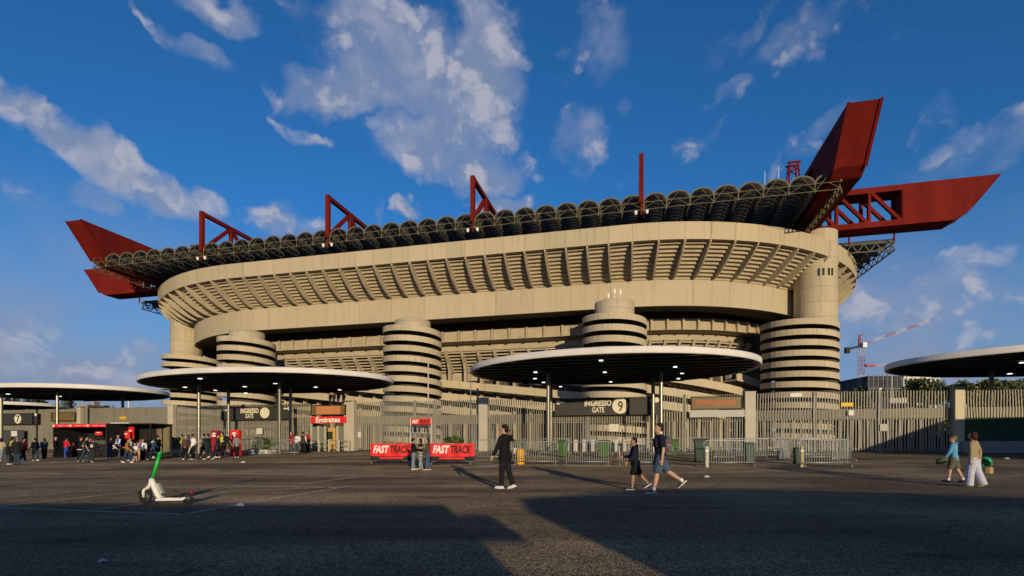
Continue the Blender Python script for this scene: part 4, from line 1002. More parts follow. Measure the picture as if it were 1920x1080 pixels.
g = gp(187, 853); t = thing('sales_table', g, 'white cloth covered sales table at the front of the stall', 'table'); mb = MB(); mb.box(g + Vector((0, 0, .55)), (20 / F * g.y, .7, .72), ax=u, ay=vv); o = mb.build('cloth', mat('table_cloth', (.66, .60, .58), .8, .08, 3), t); bevel(o.data, .03)
for sg in (-1, 1):
    mb = MB(); mb.bar(g + u * sg * .27, g + u * sg * .27 + Vector((0, 0, .3)), .05); mb.build('leg', GALV, t)
# flags over the airline gate
for i, (px, c1, c2) in enumerate(((617, (.5, .02, .03), (.7, .68, .64)), (624, (.7, .66, .62), (.62, .05, .03)), (632, (.04, .05, .25), (.6, .58, .55)), (642, (.6, .03, .03), (.66, .12, .1)))):
    s = fs(px, -.3); zb, zt = FTOP - .3, fz(px, 739, -.3); t = thing('flag', fpt(s, -.3, zb), ['dark red flag, nearest the small gate sign', 'white and red flag above the salmon display', 'navy and white flag above the salmon display', 'bright red flag next to the pale pillar'][i] , 'flag', 'flags above the airline gate')
    mb = MB(); mb.tube([fpt(s, -.3, zb), fpt(s, -.3, zt)], .035, 6); mb.build('pole', GALV, t)
    mb = MB(); rs = []
    for k in range(7):
        z = zt - .05 - k * .13; rs.append([fpt(s + .04 + a * (.30 - .015 * k), -.3 + .06 * math.sin(k * 1.1 + a * 3), z) for a in (0, .5, 1)] + [fpt(s + .04 + a * (.30 - .015 * k), -.28 + .06 * math.sin(k * 1.1 + a * 3), z) for a in (1, .5, 0)])
    mb.rings(rs); ob = mb.build('cloth', [mat('flag_%d_a' % i, c1, .8, .1, 4), mat('flag_%d_b' % i, c2, .8, .1, 4)], t)
    for p in ob.data.polygons: p.material_index = 1 if p.center.z < zt - .5 else 0
# poles -----------------------------------------------------------------
def pole(px, y0, Y, r, m, label, name='lamp_post', head=None):
    p = at(px, y0, Y); z0 = gz(p.x, p.y); t = thing(name, (p.x, p.y, z0), label, 'lamp post' if name == 'lamp_post' else 'pole')
    mb = MB(); mb.lathe([(r * 1.6, z0), (r * 1.5, z0 + .3), (r, z0 + .35), (r * .7, p.z)], (p.x, p.y, 0), 10); mb.build('shaft', m, t, smooth=True)
    if head:
        mb = MB(); mb.box(p + LD * head * .25, (head, .25, .18), ax=LD, ay=TD); o = mb.build('lamp_head', m, t); bevel(o.data, .05)
PK = mat('pole_pink_white', (.62, .47, .42), .5, .1, 2)
pole(803, 682, 62, .10, PK, 'slim pale pole rising in front of the middle ramp tower', 'pole'); pole(882.5, 693, 58, .07, RAIL, 'slim grey pole left of the gate 9 canopy tip', 'pole'); pole(895.5, 728, 60, .16, BLACK, 'short black pole above the pale pillar left of the gate 9 sign', 'pole')
pole(1672, 699, 60, .09, PILLAR, 'pale lamp post below the tip of the right canopy', 'lamp_post', .6); pole(1649, 729, 60, .12, WHITE, 'short post with round white lamp at the foot of the crane', 'lamp_post', .3); pole(241, 751, 75, .12, WHITE, 'white lamp post left of the second canopy tip', 'lamp_post', .5); pole(262, 760, 78, .09, PILLAR, 'short pale post beside the white lamp post', 'pole')
# cabinet and white rail behind the right fence
c = at(1677, 752, 52); t = thing('guard_hut', (c.x, c.y, .8), 'small pale guard hut with dark windows behind the right fence', 'hut')
mb = MB(); mb.box((c.x, c.y, 3.4), (1.5, 1.5, 5.2), ax=LD, ay=TD); o = mb.build('body', mat('hut_cream', (.52, .48, .40), .7, .1, 1), t); bevel(o.data, .05)
for z in (4.1, 5.1):
    for x in (-.4, .4): mb = MB(); mb.box(Vector((c.x, c.y, z)) - TD * .76 + LD * x, (.5, .04, .6), ax=LD, ay=TD); mb.build('window', BLACK, t)
# concrete kerb wall at the right edge
s0, s1 = fs(1806, .9), fs(1990, .9); q = fpt((s0 + s1) / 2, .9); mb = MB()
rs = [[fpt(s, .6, gz(q.x, q.y) - .3), fpt(s, 1.0, gz(q.x, q.y) - .3), fpt(s, .9, fz(1850, 827, .9)), fpt(s, .6, fz(1850, 827, .9))] for s in (s0, (s0 + s1) / 2, s1)]
mb.rings(rs); t = thing('barrier_wall', (q.x, q.y, gz(q.x, q.y)), 'low grey concrete barrier wall in the shade below the green tarpaulin', 'barrier wall'); mb.build('wall', mat('barrier_grey', (.30, .30, .30), .85, .12, 1.5, bump=.2), t)
# ------------------------------------------------------------------ kick scooter in the foreground
def scooter(g, face, k, label, stem_m, body_m, mats_front=True):
    t = thing('kick_scooter', g, label, 'kick scooter')
    fx = Vector((math.cos(face), math.sin(face), 0)); sy = Vector((-fx.y, fx.x, 0))
    Q = lambda x, y, z: g + fx * x * k + sy * y * k + Vector((0, 0, z * k))
    def wheel(x, r, name):
        mb = MB(); pr = [(r * .72, -.024), (r * .94, -.028), (r, -.014), (r, .014), (r * .94, .028), (r * .72, .024)]
        n = 28; mb.rings([[Q(x + rr * math.cos(2 * math.pi * i / n), y, r + rr * math.sin(2 * math.pi * i / n)) for i in range(n)] for rr, y in pr], cap=False); w = mb.build(name, RUBBER, t, smooth=True)
        mb = MB(); pr = [(.02, -.03), (r * .25, -.028), (r * .7, -.016), (r * .74, 0), (r * .7, .016), (r * .25, .028), (.02, .03)]
        mb.rings([[Q(x + rr * math.cos(2 * math.pi * i / n), y, r + rr * math.sin(2 * math.pi * i / n)) for i in range(n)] for rr, y in pr], cap=False); mb.build('rim', mat('rim_dark', (.03, .03, .03), .5, .2, 5), w, smooth=True)
    wheel(.47, .142, 'front_wheel'); wheel(-.46, .115, 'rear_wheel')
    T = lambda pts, rad, m, name, n=10: (lambda mb: (mb.tube([Q(*p) for p in pts], [r * k for r in rad], n), mb.build(name, m, t, smooth=True))[1])(MB())
    T([(.31, 0, .545), (.225, 0, .80), (.155, 0, 1.04)], [.040, .036, .034], stem_m, 'stem')
    T([(.155, 0, 1.03), (.145, 0, 1.10)], [.05, .046], stem_m, 'headset')
    for sg in (-1, 1):
        T([(.15, sg * .03, 1.085), (.165, sg * .15, 1.09), (.15, sg * .24, 1.08)], [.018, .018, .018], stem_m, 'handlebar', 8); T([(.15, sg * .17, 1.08), (.14, sg * .26, 1.075)], [.024, .024], RUBBER, 'grip', 8)
        T([(.18, sg * .16, 1.085), (.235, sg * .20, 1.06)], [.008, .007], BLACK, 'brake_lever', 6)
    T([(.16, .08, 1.08), (.24, .06, 1.0), (.255, .03, .85), (.33, .03, .58), (.40, .05, .36)], [.006] * 5, BLACK, 'brake_cable', 5)
    T([(.24, .03, .99), (.27, .03, .985)], [.035, .03], WHITE, 'headlamp', 8)
    T([(.33, 0, .52), (.335, 0, .44), (.42, 0, .34), (.47, 0, .30)], [.052, .055, .040, .03], body_m, 'fork_crown')
    for sg in (-1, 1): T([(.44, sg * .045, .32), (.475, sg * .05, .27), (.47, sg * .05, .142)], [.026, .030, .026], body_m, 'fork_leg', 8)
    mb = MB(); rs = []
    for i in range(9):
        a = R(25 + 110 * i / 8); rs.append([Q(.47 + (.155 + d) * math.cos(a), y, .142 + (.155 + d) * math.sin(a)) for d, y in ((0, -.035), (0, .035), (.008, .035), (.008, -.035))])
    mb.rings(rs); mb.build('mudguard', mat('guard_dark', (.03, .03, .032), .5, .1, 5), t)
    T([(.33, 0, .54), (.295, 0, .42), (.20, 0, .20), (.14, 0, .125), (.06, 0, .105)], [.045, .060, .060, .055, .045], body_m, 'down_tube')
    mb = MB(); prof = [(.20, .06), (.20, .10), (.12, .135), (-.36, .135), (-.46, .155), (-.46, .115), (-.40, .075)]
    mb.prism(prof, lambda p: Q(p[0], -.075, p[1]), lambda p: Q(p[0], .075, p[1])); o = mb.build('deck', body_m, t); bevel(o.data, .018 * k, 3)
    mb = MB(); mb.prism([(.10, .139), (.10, .143), (-.34, .143), (-.34, .139)], lambda p: Q(p[0], -.066, p[1]), lambda p: Q(p[0], .066, p[1])); mb.build('grip_mat', RUBBER, t)
    mb = MB(); prof = [(.185, .44), (.235, .43), (.135, .205), (.08, .22)]
    mb.prism(prof, lambda p: Q(p[0] - .02, -.05, p[1]), lambda p: Q(p[0] - .02, .05, p[1])); o = mb.build('battery', mat('battery_grey', (.42, .42, .37), .5, .1, 5), t); bevel(o.data, .02 * k, 3)
    mb = MB(); rs = []
    for i in range(8):
        a = R(40 + 120 * i / 7); rs.append([Q(-.46 + (.128 + d) * math.cos(a), y, .115 + (.128 + d) * math.sin(a)) for d, y in ((0, -.04), (0, .04), (.008, .04), (.008, -.04))])
    mb.rings(rs); mb.build('mudguard', mat('guard_dark', (.03, .03, .032), .5, .1, 5), t)
    mb = MB(); mb.box(Q(-.57, 0, .25), (.03 * k, .05 * k, .05 * k), ax=fx, ay=sy); mb.build('tail_light', mat('tail_red', (.6, .01, .01), .3, 0, 5), t)
    T([(.10, .06, .07), (.14, .15, .01)], [.010, .010], BLACK, 'kickstand', 6)
g = gp(312, 944.5); scooter(g, R(176), 1.0 * (97 / F * g.y) / 1.10, 'rental kick scooter with green stem and white body, parked alone on the asphalt', GREENP, WHITEP)
g = gp(361, 862); scooter(g, R(215), .8, 'small black kick scooter with white stem pulled by a man beside the maroon totem', WHITEP, mat('scooter_black', (.012, .012, .013), .5, .1, 4))
# litter
for i, (px, py, s, col, lab) in enumerate(((450, 949, .055, (.55, .57, .62), 'crumpled white paper at the edge of the shade near the scooter'), (1325, 895, .075, (.62, .60, .56), 'torn scrap of white paper before the lone crowd barrier'), (1888, 861, .10, (.30, .31, .33), 'grey scrap of paper in the shade at the right edge'), (192, 1054, .035, (.35, .36, .38), 'tiny paper scrap in the foreground shade'), (456, 868, .10, (.6, .58, .54), 'white plastic bag on the ground below the bright red totem'))):
    g = gp(px, py); mb = MB(); rng = random.Random(i); n = 9
    rs = []
    for j in range(4):
        q = [1.0, .9, .55, .08][j]; rs.append([g + Vector((s * q * (1 + rng.uniform(-.35, .3)) * math.cos(2 * math.pi * k / n) * 1.5, s * q * (1 + rng.uniform(-.35, .3)) * math.sin(2 * math.pi * k / n), s * (.02 + j * .3 + rng.uniform(0, .25)))) for k in range(n)])
    mb.rings(rs); tag(mb.build('paper_scrap', mat('paper_%d' % i, col, .8, .1, 20)), lab, 'litter', 'litter on the asphalt')
# ------------------------------------------------------------------ greenery
LEAF = [mat('leaf_dark', (.035, .055, .018), .7, .35, 3), mat('leaf_mid', (.075, .105, .028), .65, .35, 3), mat('leaf_light', (.14, .16, .05), .6, .3, 3)]
BARK = mat('bark', (.06, .045, .03), .9, .3, 6)
def clumps(mb, c, rx, ry, rz, n, size, rng, blobs=9):
    cen = []
    for i in range(blobs):
        d = Vector((rng.gauss(0, 1), rng.gauss(0, 1), rng.gauss(0, .8))); d.normalize(); q = rng.uniform(.35, .85)
        cen.append((Vector((c.x + d.x * rx * q, c.y + d.y * ry * q, c.z + d.z * rz * q)), rng.uniform(.3, .55), rng.choice((0, 0, 1, 1, 2))))
    for i in range(n):
        cc, br, mi = rng.choice(cen); d = Vector((rng.gauss(0, 1), rng.gauss(0, 1), rng.gauss(0, 1))); d.normalize(); q = rng.random() ** .4
        p = cc + Vector((d.x * rx, d.y * ry, d.z * rz)) * br * q
        a = Vector((rng.gauss(0, 1), rng.gauss(0, 1), rng.gauss(0, .6))).normalized(); b_ = a.cross(Vector((rng.gauss(0, 1), rng.gauss(0, 1), rng.gauss(0, 1)))).normalized(); s = size * rng.uniform(.6, 1.3)
        mb.add([p - a * s, p + b_ * s * .55, p + a * s, p - b_ * s * .55], [(0, 1, 2, 3)], mi if rng.random() < .75 else rng.choice((0, 1, 2)))
def tree(px, ytop, Y, wpx, label, seed, n=2600, group='trees beyond the fence'):
    top = at(px, ytop, Y); w = wpx / F * Y; z0 = .8; h = top.z - z0; rng = random.Random(seed)
    t = thing('tree', (top.x, top.y, z0), label, 'tree', group)
    mb = MB(); base = Vector((top.x, top.y, z0)); tip = base + Vector((rng.uniform(-.3, .3), 0, h * .7))
    mb.tube([base, base.lerp(tip, .4), tip], [h * .035, h * .025, h * .008], 7)
    for k in range(6):
        a = rng.uniform(0, 6.28); s0_ = base.lerp(tip, rng.uniform(.4, .85)); mb.tube([s0_, s0_ + Vector((math.cos(a) * w * .3, math.sin(a) * w * .3, h * .16))], [h * .013, h * .004], 5)
    mb.build('trunk', BARK, t)
    mb = MB(); ch = min(h * .62, w * 1.1); clumps(mb, Vector((top.x, top.y, top.z - ch * .5)), w / 2, w / 2, ch / 2, n, max(.22, w * .055), rng, 12)
    mb.build('crown', LEAF, t, fix=False)
for i, a in enumerate([(1705, 712, 120, 50, 'small tree before the dark scaffolded building'), (1737, 702, 118, 66, 'bushy tree in front of the white block on the right'), (1775, 715, 120, 44, 'low tree just right of the white block'), (1822, 708, 112, 64, 'tree left of the post of the right canopy'), (1862, 703, 110, 66, 'tree with spiky top right of the post of the right canopy'), (1905, 708, 108, 60, 'tree at the right picture edge behind the fence'), (1602, 724, 150, 56, 'distant tree between the corner tower and the crane'), (1645, 727, 140, 26, 'small tree at the foot of the crane'),
                       (22, 744, 110, 34, 'tree at the left edge under the stall canopy'), (66, 742, 112, 56, 'broad tree under the stall canopy'), (112, 745, 110, 44, 'tree right of the broad one under the stall canopy'), (212, 758, 105, 66, 'rounded tree beside the white lamp post on the left')]):
    tree(*a, seed=20 + i)
def bush(px, py, wpx, hpx, label, seed, planter=None, back=0.0, n=700):
    g = gp(px, py); Y = g.y + back; g = Vector(((px - CX) / F * Y, Y, gz((px - CX) / F * Y, Y))); w, h = wpx / F * Y, hpx / F * Y; rng = random.Random(seed)
    t = thing('bush', g, label, 'bush', 'bushes by the barriers'); z = 0
    if planter:
        mb = MB(); mb.box(g + Vector((0, 0, planter / 2)), (w * .7, w * .45, planter), ax=LD, ay=TD); o = mb.build('planter', mat('planter_pale', (.55, .53, .48), .7, .1, 3), t); bevel(o.data, .03); z = planter
    mb = MB()
    for k in range(5): mb.tube([g + LD * w * (k - 2) * .12 + Vector((0, 0, z * .8)), g + LD * w * (k - 2) * .18 + Vector((0, 0, z + (h - z) * .6))], [.025, .01], 5)
    mb.build('stem', BARK, t)
    mb = MB(); clumps(mb, g + Vector((0, 0, z + (h - z) * .5)), w / 2, w * .32, (h - z) * .55, int(n * 1.6), .115, rng, 16); mb.build('foliage', LEAF, t, fix=False)
bush(492, 851, 58, 34, 'leafy bush between the bright red totem and the airline gate', 3, .35); bush(322, 851, 44, 32, 'long clipped hedge behind the man in the yellow vest', 4, .3); bush(222, 851, 50, 28, 'dark hedge behind the people at the box stall', 5, .3)
bush(850, 852, 36, 34, 'spreading green shrub in a white planter above the right fast track banner', 6, .85, 0, 600)
bush(968, 850, 14, 26, 'small plant behind the yellow drum', 7, .4, 0, 250)
# ------------------------------------------------------------------ far buildings and cranes
def block(px0, px1, ytop, Y, dep, m, label, floors, bays, wm, name='apartment_block', scaffold=False):
    a, b_ = at(px0, ytop, Y), at(px1, ytop, Y); w = b_.x - a.x; h = a.z - .8; c = Vector(((a.x + b_.x) / 2, Y + dep / 2, .8))
    t = thing(name, (c.x, c.y, .8), label, 'building')
    mb = MB(); mb.box((c.x, c.y, .8 + h / 2), (w, dep, h)); o = mb.build('wall', m, t)
    mb = MB(); mb.box((c.x, c.y, .8 + h + .35), (w + .8, dep + .8, .7)); mb.build('roof', m, t)
    mb = MB(); mb.box((c.x + w * .2, c.y, .8 + h + 1.4), (w * .2, dep * .3, 1.6)); mb.build('lift_house', C_RAW, t)
    for f in range(floors):
        z = .8 + h * (f + .55) / floors
        for k in range(bays):
            x = a.x + w * (k + .5) / bays; mb = MB(); mb.box((x, Y - .02, z), (w / bays * .62, .12, h / floors * .5)); mb.build('window', wm, t)
        if scaffold:
            mb = MB(); mb.bar((a.x - .6, Y - 1.2, .8 + h * f / floors), (b_.x + .6, Y - 1.2, .8 + h * f / floors), .5, .35); mb.build('scaffold_deck', RAIL, t)
    if scaffold:
        for k in range(9): x = a.x - .6 + (w + 1.2) * k / 8; mb = MB(); mb.bar((x, Y - 1.6, .8), (x, Y - 1.6, .8 + h + 1.2), .22); mb.build('scaffold_pole', RAIL, t)
GL = mat('far_glass', (.03, .035, .045), .2, .3, .5)
block(1627, 1692, 708, 230, 30, mat('dark_render', (.045, .05, .065), .7, .2, .2), 'dark unfinished building wrapped in scaffolding beside the crane', 6, 9, GL, 'building_site', True)
block(1694, 1763, 706, 245, 22, mat('white_render', (.62, .58, .52), .7, .08, .2), 'white apartment block with dark windows under the right canopy', 6, 8, GL)
block(1888, 1935, 716, 260, 22, mat('brown_render', (.12, .085, .075), .7, .1, .2), 'dark brown block at the right picture edge', 5, 6, GL)
block(150, 164, 762, 190, 10, mat('tan_render', (.30, .22, .16), .7, .1, .2), 'small tan house left of the rounded tree', 2, 3, GL)
CR, CW = mat('crane_red', (.34, .10, .12), .7, .1, 1), mat('crane_white', (.52, .47, .50), .7, .06, 1)
def lat3(mb, a, b_, w, n, mi0=0, alt=True):
    a, b_ = Vector(a), Vector(b_); d = (b_ - a); u_ = Vector((0, 0, 1)) if abs(d.normalized().z) < .8 else Vector((1, 0, 0)); s_ = d.cross(u_).normalized(); u_ = s_.cross(d).normalized()
    cor = [(-1, -1), (1, -1), (1, 1), (-1, 1)]; P_ = lambda t, c: a + d * t + s_ * c[0] * w / 2 + u_ * c[1] * w / 2
    for k in range(n):
        mi = (k // 4) % 2 if alt else mi0
        for i, c in enumerate(cor):
            mb.bar(P_(k / n, c), P_((k + 1) / n, c), .13, mi=mi); mb.bar(P_(k / n, c), P_((k + 1) / n, cor[(i + 1) % 4]), .08, mi=mi); mb.bar(P_(k / n, c), P_(k / n, cor[(i + 1) % 4]), .08, mi=mi)
YC = 235; b0 = at(1615, 836, YC); t = thing('tower_crane', (b0.x, b0.y, .8), 'red and white tower crane with raised jib behind the fence', 'crane', 'tower cranes')
b0.z = .8; piv = at(1613, 650, YC); mb = MB(); lat3(mb, b0, Vector((b0.x, b0.y, piv.z)), 1.9, 22); mb.build('mast', [CR, CW], t)
mb = MB(); lat3(mb, at(1616, 646, YC), at(1742, 601.5, YC), .95, 24); mb.build('jib', [CR, CW], t)
mb = MB(); mb.bar(at(1616, 648, YC), at(1588, 655, YC), 1.3, .9); mb.box(at(1588.5, 657, YC), (1.8, 1.6, 2.6)); mb.build('counter_jib', BLACK, t)
mb = MB(); mb.tube([at(1613, 650, YC), at(1612, 629, YC)], [.9, .5], 6); mb.tube([at(1612, 629, YC), at(1617, 627, YC)], .4, 6); mb.build('apex', CR, t)
mb = MB(); mb.box(at(1620, 647, YC - 1.5), (1.8, 1.6, 2.2)); mb.build('cab', WHITE, t)
mb = MB(); mb.tube([at(1612, 630, YC), at(1690, 620, YC)], .07, 4); mb.tube([at(1612, 630, YC), at(1590, 654, YC)], .07, 4); mb.build('stay_cable', RAIL, t)
YC = 260; t = thing('tower_crane', at(1668, 836, YC) , 'lower crane whose red counterweight shows left of the right canopy', 'crane', 'tower cranes')
mb = MB(); q = at(1668, 684, YC); lat3(mb, Vector((q.x, q.y, .8)), q, 2.0, 18); mb.build('mast', [CR, CW], t)
mb = MB(); lat3(mb, at(1640, 685.5, YC), at(1700, 682, YC), 1.0, 14, 1, False); mb.build('jib', [CR, CW], t)
mb = MB(); mb.box(at(1631, 685, YC), (4.6, 1.6, 1.3)); mb.build('counterweight', CR, t)
# ------------------------------------------------------------------ unseen vans added behind the photographer, shaped to throw the foreground shade
def van(x0, x1, y, h, arch, label, mirror=False):
    t = thing('shade_van', ((x0 + x1) / 2, y - 1.0, 0), label, 'van', 'vans parked behind the photographer')
    mb = MB(); n = 16
    prof = [(x0, .45)] + [(x0 + (x1 - x0) * k / n, h + arch * math.sin(math.pi * min(1, max(0, (k / n) * 1.0))) ) for k in range(n + 1)] + [(x1, .45)]
    mb.prism(prof, lambda p: Vector((p[0], y, p[1])), lambda p: Vector((p[0], y - 2.0, p[1]))); o = mb.build('body', mat('van_white', (.55, .55, .54), .35, .04, 1), t); bevel(o.data, .05)
    L = x1 - x0
    for f in (.16, .84):
        for yy in (y - .12, y - 1.88):
            mb = MB(); c = Vector((x0 + L * f, yy, .36)); mb.lathe([(.12, -.1), (.36, -.11), (.38, 0), (.36, .11), (.12, .1)], c, 20, axis='y'); mb.build('wheel', RUBBER, t, smooth=True)
    mb = MB(); mb.box((x0 + L * .5, y - 1.0, .40), (L * .96, 1.8, .5)); mb.build('sill', RUBBER, t)
    for f in (.1, .3):
        mb = MB(); mb.box((x0 + L * f, y + .01, h * .72), (L * .13, .04, h * .26)); mb.build('window', GL, t)
    mb = MB(); mb.box((x0 + L * .55, y + .015, h * .5), (.06, .05, h * .7)); mb.build('door_rail', BLACK, t)
    if mirror:
        mb = MB(); mb.box((x1 + .32, y - .1, 1.72), (.56, .2, .34)); mb.bar((x1 - .05, y - .1, 1.62), (x1 + .3, y - .1, 1.62), .12); mb.build('wing_mirror', BLACK, t)
van(-12.5, 2.42, -5.0, 2.12, .02, 'long white van behind the photographer, flat roofed', True)
van(4.3, 16.5, -5.0, 2.28, .36, 'white van with a rounded roof behind the photographer')

# unseen hip-roofed pavilion added beyond the right edge to shade the fence foot
x0, x1, ya, yb, z0 = 29.6, 54.0, 19.5, 24.0, .25
t = thing('pavilion', ((x0 + x1) / 2, (ya + yb) / 2, z0), 'white hip roofed pavilion beyond the right picture edge', 'pavilion')
mb = MB(); r_ = [(x0 - .3, ya - .3, 2.75), (x1 + .3, ya - .3, 2.75), (x1 + .3, yb + .3, 2.75), (x0 - .3, yb + .3, 2.75), (x0 + 5.4, (ya + yb) / 2, 5.15), (x1 - 5.4, (ya + yb) / 2, 5.15)]
mb.add(r_, [(0, 1, 5, 4), (1, 2, 5), (2, 3, 4, 5), (3, 0, 4), (3, 2, 1, 0)]); mb.build('roof', mat('pavilion_cloth', (.6, .6, .58), .7, .06, 1), t)
for x in (x0, x0 + 6, x0 + 12, x0 + 18, x1):
    for y in (ya, yb): mb = MB(); mb.bar((x, y, z0 - .1), (x, y, 2.75), .12); mb.build('post', GALV, t)
mb = MB(); mb.box(((x0 + x1) / 2, yb, 1.55), (x1 - x0, .05, 2.4)); mb.build('side_sheet', MATS['pavilion_cloth'], t)
# hedge added behind the right-hand fence to keep its gaps dark
sa, sb = fs(1572), fs(2030); q = fpt((sa + sb) / 2, -9.0, .8); t = thing('hedge', q, 'tall dark hedge glimpsed through the slats of the right fence', 'hedge')
mb = MB(); rng = random.Random(77)
for i in range(26): 
    c = fpt(sa + (sb - sa) * (i + .5) / 26 + 3, -9.0, 2.5); clumps(mb, c, 1.4, .8, 1.9, 260, .26, rng, 8)
mb.build('foliage', LEAF[:2] + [LEAF[0]], t, fix=False)
mb = MB(); mb.box(fpt((sa + sb) / 2 + 3, -9.6, 2.3), ((sb - sa), .5, 3.0), ax=LD, ay=TD); mb.build('dark_backing', mat('dark_screen', (.015, .018, .009), .95, .3, 4), t)
# ------------------------------------------------------------------ people
def cloth(c, rough=.85): return mat('cloth_%d_%d_%d' % tuple(int(x * 1000) for x in c), c, rough, .16, 9, bump=.15, bscale=30, spec=.12)
SKIN = mat('skin', (.47, .27, .18), .55, .06, 12); SKIN2 = mat('skin_tan', (.33, .17, .10), .55, .06, 12); EYE = mat('eye_dark', (.02, .015, .012), .3, 0, 5); LIP = mat('lip', (.32, .10, .08), .5, 0, 5)
PEND = []                                   # (object, voxel, extra MB, extra mats): fused into one skin each in a single pass below
def fused(name, mb, m, parent, voxel, extra=None, emats=()):
    me = mb.mesh(name, m, fix=True); o = bpy.data.objects.new(name, me); COL.objects.link(o)
    md = o.modifiers.new('fuse', 'REMESH'); md.mode = 'VOXEL'; md.voxel_size = voxel; md.use_smooth_shade = True
    put(o, parent); PEND.append((o, extra, emats)); return o
def rot_y(v, a, c):      # bend forwards (about the lateral axis) round c
    d = v - c; return c + Vector((d.x * math.cos(a) + d.z * math.sin(a), d.y, -d.x * math.sin(a) + d.z * math.cos(a)))
def person(px, pyf, hpx, face, top, bottom, shoe, hair, label, legs=(0, 0, 0, 0), arms=((4, 6, 10), (4, 6, 10)), lean=0, turn=0, skin=SKIN, width=1.0, hold=None, near=False, extras=None, group=None):
    """px, pyf: where the feet stand; hpx: height in the photograph; face: heading in degrees (180 = to the left, 90 = away)
       top (colour, 'long'|'short', hem), bottom (colour, 'long'|'shorts'|'wide'|'skirt'), hair (colour, style), legs (thighL, kneeL, thighR, kneeR)"""
    g = gp(px, pyf); h = hpx / F * g.y; a = R(face)
    fx = Vector((math.cos(a), math.sin(a), 0)); sy = Vector((-fx.y, fx.x, 0))
    vox = (.011 if near else .019) * h / 1.7
    # skeleton in units of body height, x forward, y left, z up
    J = {}; low = 1
    for sd, th, kn in ((1, legs[0], legs[1]), (-1, legs[2], legs[3])):
        hip = Vector((0, sd * .050, .525)); t1 = R(th); k = hip + Vector((math.sin(t1), 0, -math.cos(t1))) * .243
        t2 = R(th - kn); an = k + Vector((math.sin(t2), 0, -math.cos(t2))) * .240
        fp = R(min(0, (th - kn)) * -.75 if th - kn < -18 else (8 if th - kn > 12 else 0) * -1)      # heel lifts behind, toes lift ahead
        d = Vector((math.cos(fp), 0, -math.sin(fp))); dn = Vector((-math.sin(fp), 0, -math.cos(fp)))
        heel = an - d * .028 + dn * .036; toe = an + d * .112 + dn * .036
        J[sd] = (hip, k, an, heel, toe, d, dn); low = min(low, heel.z, toe.z)
    dz = -low; up = Vector((0, 0, dz)); pel = Vector((0, 0, .53)); le = R(lean)
    B = lambda v: rot_y(v, le, pel) if v.z > .53 else v
    def W(v): v = v + up; return g + fx * v.x * h + sy * v.y * h * 1.0 + Vector((0, 0, v.z * h))
    tu = R(turn); neck = Vector((.008, 0, .86))
    def Hd(v): d = v - neck; d = Vector((d.x * math.cos(tu) - d.y * math.sin(tu), d.x * math.sin(tu) + d.y * math.cos(tu), d.z)); return W(B(neck + d))
    def ering(mb, rows, mp=lambda v: W(B(v)), n=16):
        mb.rings([[mp(Vector((cx + rx * math.cos(2 * math.pi * i / n), cy + ry * math.sin(2 * math.pi * i / n), z))) for i in range(n)] for (z, cx, cy, rx, ry) in rows])
    def limb(mb, pts, rad, n=10, mp=W): mb.tube([mp(p) for p in pts], [r * h for r in rad], n)
    def torso(mb, pad, z0, z1, flare=0):
        rows = [(.47, 0, 0, .052, .074), (.50, -.004, 0, .062, .086), (.545, -.004, 0, .060, .084), (.60, .002, 0, .052, .072), (.66, .004, 0, .056, .078), (.72, .004, 0, .062, .088), (.765, .002, 0, .060, .098), (.80, -.002, 0, .052, .100), (.822, -.002, 0, .042, .078), (.838, .0, 0, .033, .044)]
        out = []
        zs = sorted(set([z0, z1] + [r[0] for r in rows if z0 < r[0] < z1]))
        for z in zs:
            for r0, r1 in zip(rows, rows[1:]):
                if r0[0] <= z <= r1[0] or (z < rows[0][0] and r0 is rows[0]):
                    q = max(0, min(1, (z - r0[0]) / (r1[0] - r0[0]))); f_ = flare * max(0, (.62 - z) / .15)
                    out.append((z, r0[1] + (r1[1] - r0[1]) * q, 0, (r0[3] + (r1[3] - r0[3]) * q) * width + pad + f_, (r0[4] + (r1[4] - r0[4]) * q) * width + pad + f_)); break
        ering(mb, out)
    shoulders = {}
    for sd, ar_ in ((1, arms[0]), (-1, arms[1])):
        p, o_, e = [R(q) for q in ar_[:3]]
        s0_ = Vector((-.002, sd * .098 * width, .800)); u1 = Vector((math.sin(p) * math.cos(o_), sd * math.sin(o_), -math.cos(p) * math.cos(o_)))
        el = s0_ + u1 * .172; u2 = Vector((math.sin(p + e) * math.cos(o_ * .6), sd * math.sin(o_ * .35), -math.cos(p + e) * math.cos(o_ * .6))).normalized(); u2 = Vector(ar_[3]).normalized() if len(ar_) > 3 else u2; wr = el + u2 * .148
        shoulders[sd] = (s0_, el, wr, u2)
    WB_ = lambda v: W(B(v)) if v.z > .50 else W(v + (B(Vector((0, 0, .80))) - Vector((0, 0, .80))))
    AR = lambda v: W(v + (B(Vector((0, 0, .80))) - Vector((0, 0, .80))))
    t = thing('person', g, label, 'person', group or 'people on the plaza')
    # body: one continuous skin
    mb = MB(); torso(mb, 0, .47, .838)
    ering(mb, [(.825, -.002, 0, .034, .036), (.85, .002, 0, .029, .029), (.89, .010, 0, .029, .029)])
    ering(mb, [(.862, .026, 0, .020, .018), (.872, .024, 0, .036, .030), (.890, .016, 0, .047, .037), (.915, .010, 0, .053, .041), (.945, .006, 0, .056, .043), (.970, .002, 0, .051, .041), (.988, .0, 0, .036, .031), (.998, .0, 0, .014, .012)], Hd)
    mb.tube([Hd(Vector((.060, 0, .935))), Hd(Vector((.072, 0, .908))), Hd(Vector((.058, 0, .902)))], [.006 * h, .0095 * h, .007 * h], 6)
